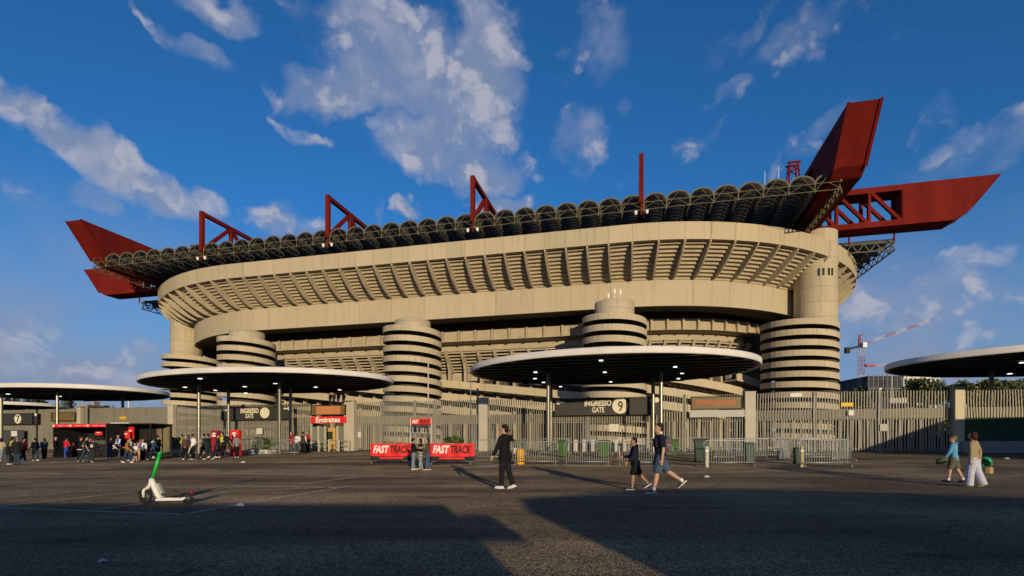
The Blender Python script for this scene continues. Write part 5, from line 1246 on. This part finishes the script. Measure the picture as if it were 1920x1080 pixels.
    for sd in (1, -1):
        mb.ell(Hd(Vector((.004, sd * .043, .922))), (.010 * h, .010 * h, .017 * h), 8, 5)
        hip, k, an, heel, toe, d, dn = J[sd]
        limb(mb, [hip + Vector((0, 0, .02)), hip.lerp(k, .45), k, k.lerp(an, .35), an.lerp(k, .12), an + dn * .02], [.056, .049, .034, .035, .021, .021])
        limb(mb, [heel - dn * .018 + d * .004, (heel + toe) / 2 - dn * .018, toe - dn * .010 - d * .01], [.018, .020, .012], 8)
        s0_, el, wr, u2 = shoulders[sd]
        limb(mb, [s0_, s0_.lerp(el, .5), el, el.lerp(wr, .4), wr], [.033, .029, .023, .022, .0155], 9, AR)
    fg_ = MB()
    for sd in (1, -1):                                     # hands: palm, four unequal bent fingers, thumb
        s0_, el, wr, u2 = shoulders[sd]; sv = Vector((0, sd, 0)); fw = Vector((u2.z, 0, -u2.x)) * -1
        fw = Vector((-u2.z, 0, u2.x)); pc = wr + u2 * .026
        nrm_ = -sv
        mb.tube([AR(wr - u2 * .006), AR(wr + u2 * .018), AR(wr + u2 * .05)], [.015 * h, .021 * h, .017 * h], 8)
        for k, (off, ln) in enumerate(((-.016, .040), (-.0055, .046), (.005, .043), (.015, .034))):
            b0 = wr + u2 * .044 + fw * off; m1 = b0 + u2 * ln * .55 + nrm_ * .006; m2 = b0 + u2 * ln * .92 + nrm_ * .020
            fg_.tube([AR(b0), AR(m1), AR(m2)], [.0056 * h, .0052 * h, .0040 * h], 6)
        b0 = wr + u2 * .018 + fw * .016; fg_.tube([AR(b0), AR(b0 + u2 * .018 + fw * .016 + nrm_ * .006), AR(b0 + u2 * .036 + fw * .018 + nrm_ * .012)], [.0066 * h, .0060 * h, .0045 * h], 6)
        fg_.ell(Hd(Vector((.052, sd * .018, .935))), (.0052 * h, .0065 * h, .0045 * h), 8, 5, 1)
    fg_.tube([Hd(Vector((.0605, .016, .8865))), Hd(Vector((.066, 0, .886))), Hd(Vector((.0605, -.016, .8865)))], [.003 * h, .0042 * h, .003 * h], 6, 2)
    fused('body', mb, skin, t, vox, fg_, (skin, EYE, LIP))
    # clothes
    tc_, sl, hem = top; mb = MB(); torso(mb, .012 if sl != 'coat' else .018, hem, .842, .02 if hem < .47 else .0)
    for sd in (1, -1):
        s0_, el, wr, u2 = shoulders[sd]
        if sl == 'short': limb(mb, [s0_ + Vector((0, -sd * .02, .004)), s0_, s0_.lerp(el, .5), s0_.lerp(el, .86)], [.030, .043, .041, .040], 10, AR)
        elif sl != 'none': limb(mb, [s0_ + Vector((0, -sd * .02, .004)), s0_, s0_.lerp(el, .5), el, el.lerp(wr, .5), wr - u2 * .012], [.030, .044, .041, .035, .032, .026], 10, AR)
    if extras == 'hood': mb.ell(W(B(Vector((-.040, 0, .838)))), (.035 * h, .050 * h, .030 * h), 10, 6)
    if extras == 'collar': ering(mb, [(.828, 0, 0, .046, .052), (.852, 0, 0, .040, .042), (.858, .0, 0, .040, .042)])
    fused({'short': 'shirt', 'none': 'vest'}.get(sl, 'jacket'), mb, cloth(tc_), t, vox)
    bc, bk = bottom; mb = MB(); torso(mb, .008, .475, .60)
    for sd in (1, -1):
        hip, k, an, heel, toe, d, dn = J[sd]; hp = hip + Vector((0, 0, .02))
        if bk == 'long': limb(mb, [hp, hip.lerp(k, .45), k, k.lerp(an, .4), an.lerp(k, .06) + dn * .008], [.066, .060, .048, .045, .041])
        elif bk == 'slim': limb(mb, [hp, hip.lerp(k, .45), k, k.lerp(an, .4), an.lerp(k, .08)], [.064, .055, .042, .040, .030])
        elif bk == 'wide': limb(mb, [hp, hip.lerp(k, .45), k, k.lerp(an, .5), an + dn * .022], [.070, .068, .062, .062, .064])
        elif bk == 'shorts': limb(mb, [hp, hip.lerp(k, .45), hip.lerp(k, .97)], [.067, .066, .063])
    if bk == 'skirt': ering(mb, [(.34, 0, 0, .10, .11), (.45, 0, 0, .085, .10), (.56, 0, 0, .062, .085)])
    fused({'shorts': 'shorts', 'skirt': 'skirt'}.get(bk, 'trousers'), mb, cloth(bc), t, vox)
    for sd in (1, -1):
        hip, k, an, heel, toe, d, dn = J[sd]; mb = MB()
        limb(mb, [heel - dn * .018 - d * .006, heel.lerp(toe, .3) - dn * .022, heel.lerp(toe, .68) - dn * .017, toe - dn * .013], [.021, .022, .021, .013], 9); limb(mb, [heel - dn * .006 - d * .005, toe - dn * .006], [.012, .012], 6); limb(mb, [heel.lerp(toe, .2) - dn * .006, heel.lerp(toe, .8) - dn * .006], [.019, .019], 8)
        limb(mb, [an + dn * .016, an - dn * .002], [.027, .026], 8)
        fused('shoe', mb, cloth(shoe if not isinstance(shoe, list) else shoe[0], .6), t, vox * .9)
        if isinstance(shoe, list):
            mb = MB(); rs = []
            P4 = [heel - d * .020, heel.lerp(toe, .35) - d * 0, heel.lerp(toe, .75), toe + d * .006]; wd_ = [.020, .024, .026, .012]
            mb.rings([[W(p + Vector((0, sg * w, 0)) + dn * zz) for sg, zz in ((-1, -.012), (-1, .002), (1, .002), (1, -.012))] for p, w in zip(P4, wd_)]); mb.build('sole', cloth(shoe[1], .6), t)
            if len(shoe) > 2:
                mb = MB(); limb(mb, [an + dn * .012, an - dn * .045], [.0275, .0265], 10); mb.build('sock', cloth(shoe[2]), t, smooth=True)
    hc, hs = hair; mb = MB(); HM = cloth(hc, .6)
    if hs != 'bald':
        C_ = lambda x, y, z, r: mb.ell(Hd(Vector((x, y, z))), tuple(q * h for q in r), 14, 9, 0, Matrix.Rotation(a + tu, 3, 'Z'))
        C_(-.008, 0, .957, (.058, .049, .050)); C_(-.026, 0, .925, (.038, .044, .048))
        if hs == 'long': C_(-.036, 0, .885, (.030, .046, .062)); C_(-.040, 0, .835, (.024, .042, .060)); C_(-.012, .040, .905, (.030, .012, .050)); C_(-.012, -.040, .905, (.030, .012, .050))
        if hs == 'bob': C_(-.030, 0, .890, (.040, .052, .058)); C_(-.008, .042, .915, (.036, .014, .050)); C_(-.008, -.042, .915, (.036, .014, .050))
        if hs == 'bun': C_(-.062, 0, .965, (.024, .024, .024))
        if hs == 'curly':
            rg = random.Random(int(px))
            for i in range(16): C_(-.012 + rg.uniform(-.05, .05), rg.uniform(-.04, .04), .965 + rg.uniform(-.03, .03), (.017, .017, .017))
        if hs == 'cap':
            mb = MB(); C_ = lambda x, y, z, r: mb.ell(Hd(Vector((x, y, z))), tuple(q * h for q in r), 14, 9, 0, Matrix.Rotation(a + tu, 3, 'Z'))
            C_(-.002, 0, .960, (.059, .050, .048)); C_(.060, 0, .952, (.036, .034, .007))
        fused('cap' if hs == 'cap' else 'hair', mb, HM, t, vox * .9)
    return dict(t=t, h=h, W=W, AR=AR, hand={sd: shoulders[sd][2] + shoulders[sd][3] * .05 for sd in (1, -1)}, sh=shoulders, fx=fx, sy=sy, B=lambda v: W(B(v)), vox=vox, J=J, Hd=Hd)
BK, NV, WH, DN, LJ, GY = (.010, .010, .011), (.012, .014, .030), (.70, .68, .64), (.030, .045, .085), (.17, .21, .27), (.16, .16, .16)
H0, H1_, H2_ = (.012, .009, .008), (.045, .026, .015), (.16, .105, .05)
OL, MR, RD, BE = (.055, .052, .030), (.045, .010, .014), (.45, .015, .02), (.42, .33, .22)
# the five figures nearest the camera
p1 = person(947, 917, 120, 152, (BK, 'coat', .44), ((.014, .014, .015), 'long'), [WH, WH], (H0, 'short'), 'person all in black with white shoes, walking with a hand raised to one ear', legs=(6, 3, -8, 12), arms=((16, 16, 12), (14, 78, 0, (-.05, .78, .62))), lean=2, turn=14, width=1.1, near=True, extras='collar')
p2 = person(1191, 918, 99, 178, (NV, 'long', .46), (BK, 'shorts'), [(.03, .05, .12), WH], (H0, 'short'), 'child in black hooded top and shorts walking left with a forearm held out', legs=(12, 8, -22, 22), arms=((18, 10, 26), (20, 6, 66)), lean=3, turn=4, skin=SKIN2, near=True, extras='hood')
p3 = person(1238, 924, 133, 178, ((.012, .013, .026), 'short', .50), ((.055, .085, .13), 'shorts'), [(.03, .03, .035), WH, WH], ((.02, .014, .012), 'short'), 'person in navy T-shirt and denim shorts carrying a dark patterned backpack', legs=(14, 4, -30, 26), arms=((-6, 8, 14), (2, 6, 12)), lean=2, width=1.08, near=True)
p4 = person(1789, 905, 88, 128, ((.10, .28, .46), 'long', .47), ((.10, .105, .08), 'shorts'), [(.03, .03, .03), BK, WH], (H2_, 'curly'), 'child with fair curly hair in a light blue hoodie carrying an olive helmet', legs=(14, 8, -10, 14), arms=((14, 14, 20), (2, 12, 14)), lean=2, turn=24, near=True, extras='hood')
p5 = person(1826, 913, 103, 122, ((.30, .235, .14), 'coat', .50), ((.46, .47, .56), 'wide'), [(.45, .32, .14), (.45, .32, .14)], ((.040, .014, .010), 'bob'), 'person with auburn hair in tan jacket and wide pale trousers carrying a green helmet', legs=(8, 4, -9, 10), arms=((-4, 12, 6), (-14, 30, 16)), lean=2, turn=12, near=True)
# backpack, helmets, bag: held or worn, things of their own
def backpack(p, label):
    c = p['B'](Vector((-.105, 0, .685))); h = p['h']; t = thing('backpack', c, label, 'backpack')
    mb = MB(); n = 14
    rows = [(-.15, .030, .062), (-.13, .055, .078), (-.05, .068, .085), (.05, .062, .082), (.11, .046, .070), (.135, .020, .045)]
    mb.rings([[c + p['fx'] * (rx * math.cos(2 * math.pi * i / n)) * h + p['sy'] * (ry * math.sin(2 * math.pi * i / n)) * h + Vector((0, 0, z * h)) for i in range(n)] for z, rx, ry in rows])
    mb.build('bag', mat('pack_print', (.018, .014, .016), .8, .1, 14, col2=(.22, .19, .19)), t, smooth=True)
    mb = MB(); d = c - p['fx'] * .055 * h - Vector((0, 0, .06 * h)); mb.ell(d, (.030 * h, .06 * h, .055 * h), 12, 7, 0, Matrix.Rotation(math.atan2(p['fx'].y, p['fx'].x), 3, 'Z')); mb.build('pocket', mat('pack_pocket', (.05, .045, .045), .8, .1, 14, col2=(.26, .23, .22)), t, smooth=True)
    for sd in (1, -1):
        mb = MB(); mb.tube([p['B'](Vector((-.06, sd * .05, .80))), p['B'](Vector((.0, sd * .058, .835))), p['B'](Vector((.070, sd * .060, .77))), p['B'](Vector((.066, sd * .075, .68))), p['B'](Vector((-.05, sd * .082, .62)))], [.013 * h] * 5, 6); mb.build('strap', BLACK, t, smooth=True)
backpack(p3, 'dark backpack with pale pattern worn by the person in denim shorts')
def helmet(c, r, col, label, ax, tilt, visor):
    t = thing('helmet', c, label, 'helmet'); M_ = Matrix.Rotation(math.atan2(ax.y, ax.x), 3, 'Z') @ Matrix.Rotation(R(tilt), 3, 'Y')
    n = 20; prof = [(.02, 1.0), (.45, .90), (.78, .62), (.96, .22), (1.0, -.10), (.97, -.38), (.90, -.55), (.80, -.56), (.78, -.30), (.70, .2), (.3, .62), (.02, .7)]
    mb = MB(); mb.rings([[c + M_ @ Vector((q * r * 1.22 * math.cos(2 * math.pi * i / n), q * r * math.sin(2 * math.pi * i / n), z * r)) for i in range(n)] for q, z in prof]); mb.build('shell', mat('helmet_%d' % int(c.x * 100), col, .15, .05, 3, spec=.6), t, smooth=True)
    mb = MB(); rs = []
    for i in range(9):
        a = R(-65 + 130 * i / 8); rs.append([c + M_ @ Vector((q * r * 1.24 * math.cos(a), q * r * 1.03 * math.sin(a), z * r)) for q, z in ((1.0, .35), (1.04, .0), (1.0, -.32), (.97, .0))])
    mb.rings(rs); mb.build('visor', mat('visor_' + label[:5], visor, .1, .1, 3), t, smooth=True)
    mb = MB(); mb.tube([c + M_ @ Vector((0, sg * r * .8, -.5 * r)) + Vector((0, 0, zz)) for sg, zz in ((-1, 0), (-.3, -.05), (.3, -.05), (1, 0))], .008, 6); mb.build('chin_strap', BLACK, t)
hd = p4['AR'](p4['hand'][1]); helmet(hd + p4['sy'] * .08 + Vector((0, 0, -.02)), .135, (.085, .10, .012), 'olive green helmet hanging from the hand of the child in light blue', p4['fx'], 20, (.02, .025, .01))
hd = p5['AR'](p5['hand'][-1]); helmet(hd - p5['sy'] * .17 - p5['fx'] * .10 + Vector((0, 0, -.02)), .135, (.02, .30, .13), 'shiny green and white helmet on the arm of the person in the tan jacket', -p5['sy'], 62, (.35, .40, .38))
c = hd - p5['sy'] * .20 - p5['fx'] * .16 + Vector((0, 0, -.27)); t = thing('paper_bag', c, 'small brown paper bag held below the shiny green helmet', 'bag')
mb = MB(); mb.hexa([c + p5['sy'] * a * .13 + p5['fx'] * b_ * .05 + Vector((0, 0, z)) for z, k in ((-.09, 1), (.09, .9)) for a, b_ in ((-1, -1), (1, -1), (1, 1), (-1, 1))]); o = mb.build('bag', mat('brown_paper', (.42, .27, .12), .8, .1, 8), t)
for sg in (-1, 1):
    mb = MB(); mb.tube([c + p5['sy'] * .06 + p5['fx'] * sg * .04 + Vector((0, 0, .08)), c + p5['sy'] * .03 + p5['fx'] * sg * .02 + Vector((0, 0, .17)), c - p5['sy'] * .04 + p5['fx'] * sg * .04 + Vector((0, 0, .08))], .006, 5); mb.build('handle', o.data.materials[0], t)
d = p1['AR'](p1['hand'][-1])
t = thing('phone', d, 'dark phone held to the ear by the person in black', 'phone'); mb = MB(); mb.box(d - p1['fx'] * .0 + Vector((0, 0, .01)), (.012, .07, .13), ax=p1['sy'], ay=p1['fx']); mb.build('body', BLACK, t)
# the rest of the crowd
def P_(*a, **k): return person(*a, **k)
far = [
 (2, 865, 44, 100, (BE, 'long', .50), (LJ, 'slim'), WH, (H0, 'long'), 'person in cream top and pale jeans at the left picture edge'),
 (16, 871, 42, 60, (BK, 'coat', .44), (DN, 'slim'), WH, (H1_, 'long'), 'person in short black coat and blue jeans standing second from the left edge'),
 (23, 867, 47, 95, ((.55, .52, .02), 'none', .48), (BK, 'long'), BK, (H0, 'short'), 'steward in yellow vest partly behind the grey haired person in a dark coat'),
 (32, 871, 52, 110, ((.014, .018, .020), 'coat', .40), (DN, 'long'), (.02, .02, .02), ((.2, .17, .15), 'short'), 'person in long dark coat with grey hair below the gate 7 notice'),
 (44, 865, 44, 80, (RD, 'coat', .47), (BK, 'long'), WH, (H0, 'short'), 'person in bright red jacket and black trousers near the gate 7 shutter'),
 (66, 864, 43, 175, (NV, 'long', .47), (DN, 'slim'), WH, (H0, 'short'), 'person in navy jacket and jeans walking left, alone by the shutter'),
 (105, 859, 40, 200, (BK, 'long', .46), (BK, 'long'), BK, (H0, 'bald'), 'bald person dressed all in black at the left post of the stall'),
 (124, 858, 38, 85, ((.50, .02, .03), 'short', .50), ((.03, .06, .30), 'long'), (.5, .2, .2), (H0, 'short'), 'person in red T-shirt and bright blue trousers facing the stall'),
 (137, 858, 30, 100, (MR, 'long', .48), (BK, 'long'), GY, (H0, 'short'), 'small child in dark red jacket before the stall'),
 (150, 866, 48, 70, (BK, 'short', .47), (BK, 'long'), WH, (H1_, 'short'), 'person in black T-shirt and black trousers with white shoes before the stall'),
 (160, 867, 49, 30, ((.03, .03, .035), 'short', .46), (DN, 'long'), BK, (H0, 'short'), 'person in black and white jersey before the sales table'),
 (174, 867, 46, 95, ((.016, .016, .02), 'long', .48), ((.025, .03, .028), 'long'), WH, (H1_, 'short'), 'person in black hoodie with a pale square print on its back'),
 (212, 858, 30, 60, (WH, 'long', .48), (BK, 'long'), BK, (H0, 'short'), 'child in white top sitting low between the two stalls'),
 (223, 857, 42, 250, ((.03, .10, .42), 'none', .49), (GY, 'long'), WH, ((.2, .16, .13), 'short'), 'person in bright blue vest with pale sleeves facing the camera'),
 (239, 868, 46, 20, ((.34, .15, .035), 'coat', .47), (DN, 'long'), WH, (H0, 'short'), 'person in orange brown jacket and dark jeans'),
 (246, 864, 44, 230, ((.42, .42, .42), 'long', .47), (LJ, 'slim'), WH, (H1_, 'short'), 'person in grey hoodie behind the orange brown jacket'),
 (254, 867, 37, 265, (WH, 'short', .50), (BK, 'skirt'), (.22, .09, .03), (H0, 'short'), 'child in white print T-shirt, black skirt and brown boots'),
 (263, 863, 40, 120, ((.55, .25, .25), 'short', .49), (BE, 'shorts'), (.4, .42, .45), (H2_, 'short'), 'person in red and white shirt and beige shorts'),
 (274, 863, 47, 110, ((.014, .011, .014), 'coat', .36), (BK, 'slim'), WH, (H1_, 'long'), 'person with long brown hair in a dark knee length coat'),
 (286, 861, 40, 75, ((.58, .56, .50), 'coat', .42), (BK, 'slim'), BK, (H0, 'short'), 'person in cream coat behind the dark green jacket'),
 (296, 860, 44, 80, ((.014, .035, .018), 'long', .46), (BK, 'long'), BK, (H0, 'short'), 'person in dark green jacket standing directly behind the scooter stem'),
 (341, 853, 39, 190, ((.45, .52, .03), 'none', .47), (BK, 'long'), BK, (H0, 'short'), 'steward in yellow vest with folded arms before the hedge'),
 (355, 861, 46, 20, ((.30, .36, .44), 'long', .46), (DN, 'slim'), WH, (H0, 'short'), 'person in pale blue shirt half hidden behind the white T-shirt'),
 (362, 862, 49, 60, (WH, 'short', .47), (BK, 'long'), (.5, .45, .35), (H1_, 'short'), 'person in white T-shirt and black trousers seen from behind'),
 (382, 859, 46, 185, ((.30, .30, .27), 'short', .47), ((.03, .02, .035), 'long'), WH, (H0, 'curly'), 'person in grey T-shirt pulling the small black kick scooter'),
 (391, 862, 49, 175, ((.012, .022, .020), 'long', .46), ((.02, .03, .03), 'long'), (.5, .46, .36), (H0, 'short'), 'person in dark track top and cream shoes beside the maroon totem'),
 (417, 855, 44, 250, ((.50, .45, .03), 'none', .48), (BK, 'long'), BK, (H0, 'short'), 'steward in yellow vest between the two red totems'),
 (425, 857, 47, 80, ((.016, .016, .018), 'short', .49), ((.085, .07, .03), 'shorts'), WH, ((.15, .15, .15), 'cap'), 'person in black T-shirt, olive shorts and grey cap between the totems'),
 (437, 855, 42, 100, (BK, 'long', .49), (NV, 'slim'), BK, (H0, 'short'), 'person in black jacket with white hem before the bright red totem'),
 (168, 865, 45, 60, ((.03, .03, .04), 'long', .47), (DN, 'slim'), WH, (H1_, 'short'), 'person in charcoal sweater and jeans between the striped jersey and the black hoodie'),
 (83, 862, 41, 160, ((.05, .06, .08), 'coat', .46), (BK, 'long'), WH, (H1_, 'bob'), 'person with bobbed hair in slate jacket between the navy jacket and the stall'),
 (207, 861, 43, 75, (BK, 'long', .47), (DN, 'long'), WH, (H0, 'short'), 'person in black top and jeans standing beside the low seated child'),
 (268, 865, 42, 300, (WH, 'long', .48), (BK, 'long'), WH, (H0, 'short'), 'person in white sweater and black trousers beside the long dark coat'),
 (348, 862, 46, 330, ((.10, .05, .05), 'long', .47), (BK, 'slim'), WH, (H1_, 'long'), 'person with long hair in a plum sweater just left of the pale blue shirt'),
 (408, 858, 44, 20, ((.02, .025, .04), 'coat', .46), (DN, 'slim'), WH, (H0, 'short'), 'person in dark blue jacket in front of the maroon totem'),
 (444, 858, 43, 120, ((.20, .19, .18), 'short', .48), (BK, 'long'), WH, (H1_, 'short'), 'person in grey T-shirt at the right edge of the bright red totem'),
 (557, 851, 40, 60, (WH, 'long', .48), (BK, 'slim'), BK, (H1_, 'bob'), 'person in white top between the dark red coat and the brown vest'),
 (547, 850, 41, 240, ((.26, .02, .03), 'coat', .45), (BK, 'long'), BK, (H1_, 'long'), 'person in dark red coat behind the barrier near the airline gate'),
 (568, 851, 42, 90, ((.05, .04, .03), 'none', .46), (BK, 'long'), BK, (H0, 'short'), 'person in brown vest over white sleeves near the airline gate'),
 (577, 849, 41, 250, ((.40, .02, .03), 'long', .47), (BK, 'long'), BK, (H1_, 'short'), 'person in red jacket just left of the airline gate'),
]
rg = random.Random(5); FP = {}
for i, a in enumerate(far):
    st = rg.choice((0, 0, 8, 14)); e = rg.uniform(10, 80)
    ar = ((rg.uniform(-6, 18), rg.uniform(5, 14), rg.uniform(8, 60)), (rg.uniform(-6, 18), rg.uniform(5, 14), e))
    if 'folded' in a[8]: ar = ((24, 4, 95), (24, 4, 95))
    if 'pulling' in a[8]: ar = ((30, 8, 14), (0, 6, 20)); st = 16
    FP[a[0]] = person(*a, legs=(st, 4, -st, st * .9), arms=ar, lean=rg.uniform(0, 4), turn=rg.uniform(-25, 25), width=rg.uniform(.98, 1.14))
# pale print, hem and belt details that show at this size
def patch(p, z0, z1, w, col, name, back=True, x=.078):
    sg = -1 if back else 1; mb = MB(); n = 6
    rs = [[p['B'](Vector((sg * (x - .018 * abs(k - n / 2) / (n / 2)), w * (k / n - .5), z))) for z in (z0, z1)] + [p['B'](Vector((sg * (x + .006 - .018 * abs(k - n / 2) / (n / 2)), w * (k / n - .5), z))) for z in (z1, z0)] for k in range(n + 1)]
    mb.rings(rs); mb.build(name, cloth(col), p['t'])
patch(FP[174], .62, .74, .10, (.5, .5, .42), 'print'); patch(FP[254], .62, .72, .08, BK, 'print', False); patch(FP[160], .60, .78, .05, WH, 'stripe')
for k in (437, 150):
    p = FP[k]; mb = MB(); n = 16; mb.rings([[p['B'](Vector((.078 * 1.1 * math.cos(2 * math.pi * i / n), .106 * 1.1 * math.sin(2 * math.pi * i / n), z))) for i in range(n)] for z in (.475, .50)]); mb.build('hem', cloth(WH), p['t'])
for k in (23, 341, 417):
    p = FP[k]; mb = MB(); n = 16; mb.rings([[p['B'](Vector((.073 * 1.12 * math.cos(2 * math.pi * i / n), .094 * 1.12 * math.sin(2 * math.pi * i / n), z))) for i in range(n)] for z in (.60, .615)], cap=False); mb.build('reflective_band', cloth((.55, .55, .5)), p['t'])
for k in (23, 223, 341, 417, 568):                         # shirt sleeves under the vests
    p = FP[k]; col = {23: BK, 223: WH, 341: BK, 417: BK, 568: WH}[k]; mb = MB()
    for sd in (1, -1):
        s0_, el, wr, u2 = p['sh'][sd]; mb.tube([p['AR'](q) for q in (s0_ + Vector((0, -sd * .02, 0)), s0_, s0_.lerp(el, .5), el, el.lerp(wr, .9))], [r * p['h'] for r in (.03, .040, .037, .032, .026)], 9)
    mb.build('shirt_sleeves', cloth(col), p['t'], smooth=True)
# three women in front of the banners
w1 = person(775, 881, 60, 25, ((.012, .011, .012), 'long', .50), (LJ, 'long'), (.6, .52, .38), (H0, 'short'), 'person in black top and pale jeans, leftmost of the three before the banners', legs=(4, 0, -4, 4), arms=((10, 8, 60), (20, 6, 90)), turn=20, width=1.06, near=True)
w2 = person(788, 880, 58, 200, ((.035, .008, .012), 'long', .52), ((.22, .27, .33), 'slim'), (.35, .25, .15), ((.02, .012, .014), 'bob'), 'person in dark maroon top with a checked shirt tied round the waist', legs=(3, 0, -6, 6), arms=((14, 10, 80), (16, 8, 70)), turn=-10, near=True)
w3 = person(802, 881, 60, 190, ((.075, .070, .050), 'coat', .47), ((.055, .095, .17), 'slim'), [(.05, .05, .05), WH], (H0, 'long'), 'person in olive jacket and blue jeans, rightmost of the three before the banners', legs=(5, 0, -5, 5), arms=((24, 6, 80), (22, 6, 85)), near=True)
m, T, b = node_mat('checked_cloth'); ck = T.nodes.new('ShaderNodeTexChecker'); ck.inputs['Scale'].default_value = 15; ck.inputs['Color1'].default_value = (.02, .02, .022, 1); ck.inputs['Color2'].default_value = (.42, .42, .42, 1)
tt = T.nodes.new('ShaderNodeTexCoord'); T.links.new(tt.outputs['Object'], ck.inputs['Vector']); T.links.new(ck.outputs[0], b.inputs['Base Color']); b.inputs['Roughness'].default_value = .9
mb = MB(); n = 18; mb.rings([[w2['B'](Vector(((rx + .006 * math.sin(i * 2.1)) * math.cos(2 * math.pi * i / n), ry * math.sin(2 * math.pi * i / n), z))) for i in range(n)] for z, rx, ry in ((.345, .082, .112), (.43, .084, .112), (.52, .080, .104), (.58, .072, .094))], cap=False); mb.build('tied_shirt', m, w2['t'], smooth=True)
# lanyard cord / phone torch details for the child and the denim shorts
t_ = p2['AR'](p2['hand'][-1]); t = thing('stick', t_, 'thin pale stick held upright by the child in black', 'stick'); mb = MB(); mb.tube([t_ + Vector((0, 0, -.04)), t_ + Vector((-.02, 0, .30))], .008, 6); mb.build('rod', WHITE, t)
# fuse every body and garment in one pass
dg = bpy.context.evaluated_depsgraph_get()
for o, extra, em in PEND:
    me = bpy.data.meshes.new_from_object(o.evaluated_get(dg)); me.name = o.name
    if extra:
        me.materials.clear()
        for q in em: me.materials.append(q)
        bm = bmesh.new(); bm.from_mesh(me)
        vs = [bm.verts.new(v) for v in extra.v]
        for f, mi in zip(extra.f, extra.m):
            nf = bm.faces.new([vs[i] for i in f]); nf.material_index = mi; nf.smooth = True
        bm.to_mesh(me); bm.free()
    o.modifiers.clear(); old = o.data; o.data = me; bpy.data.meshes.remove(old)
    me.polygons.foreach_set('use_smooth', [True] * len(me.polygons)); me.update()
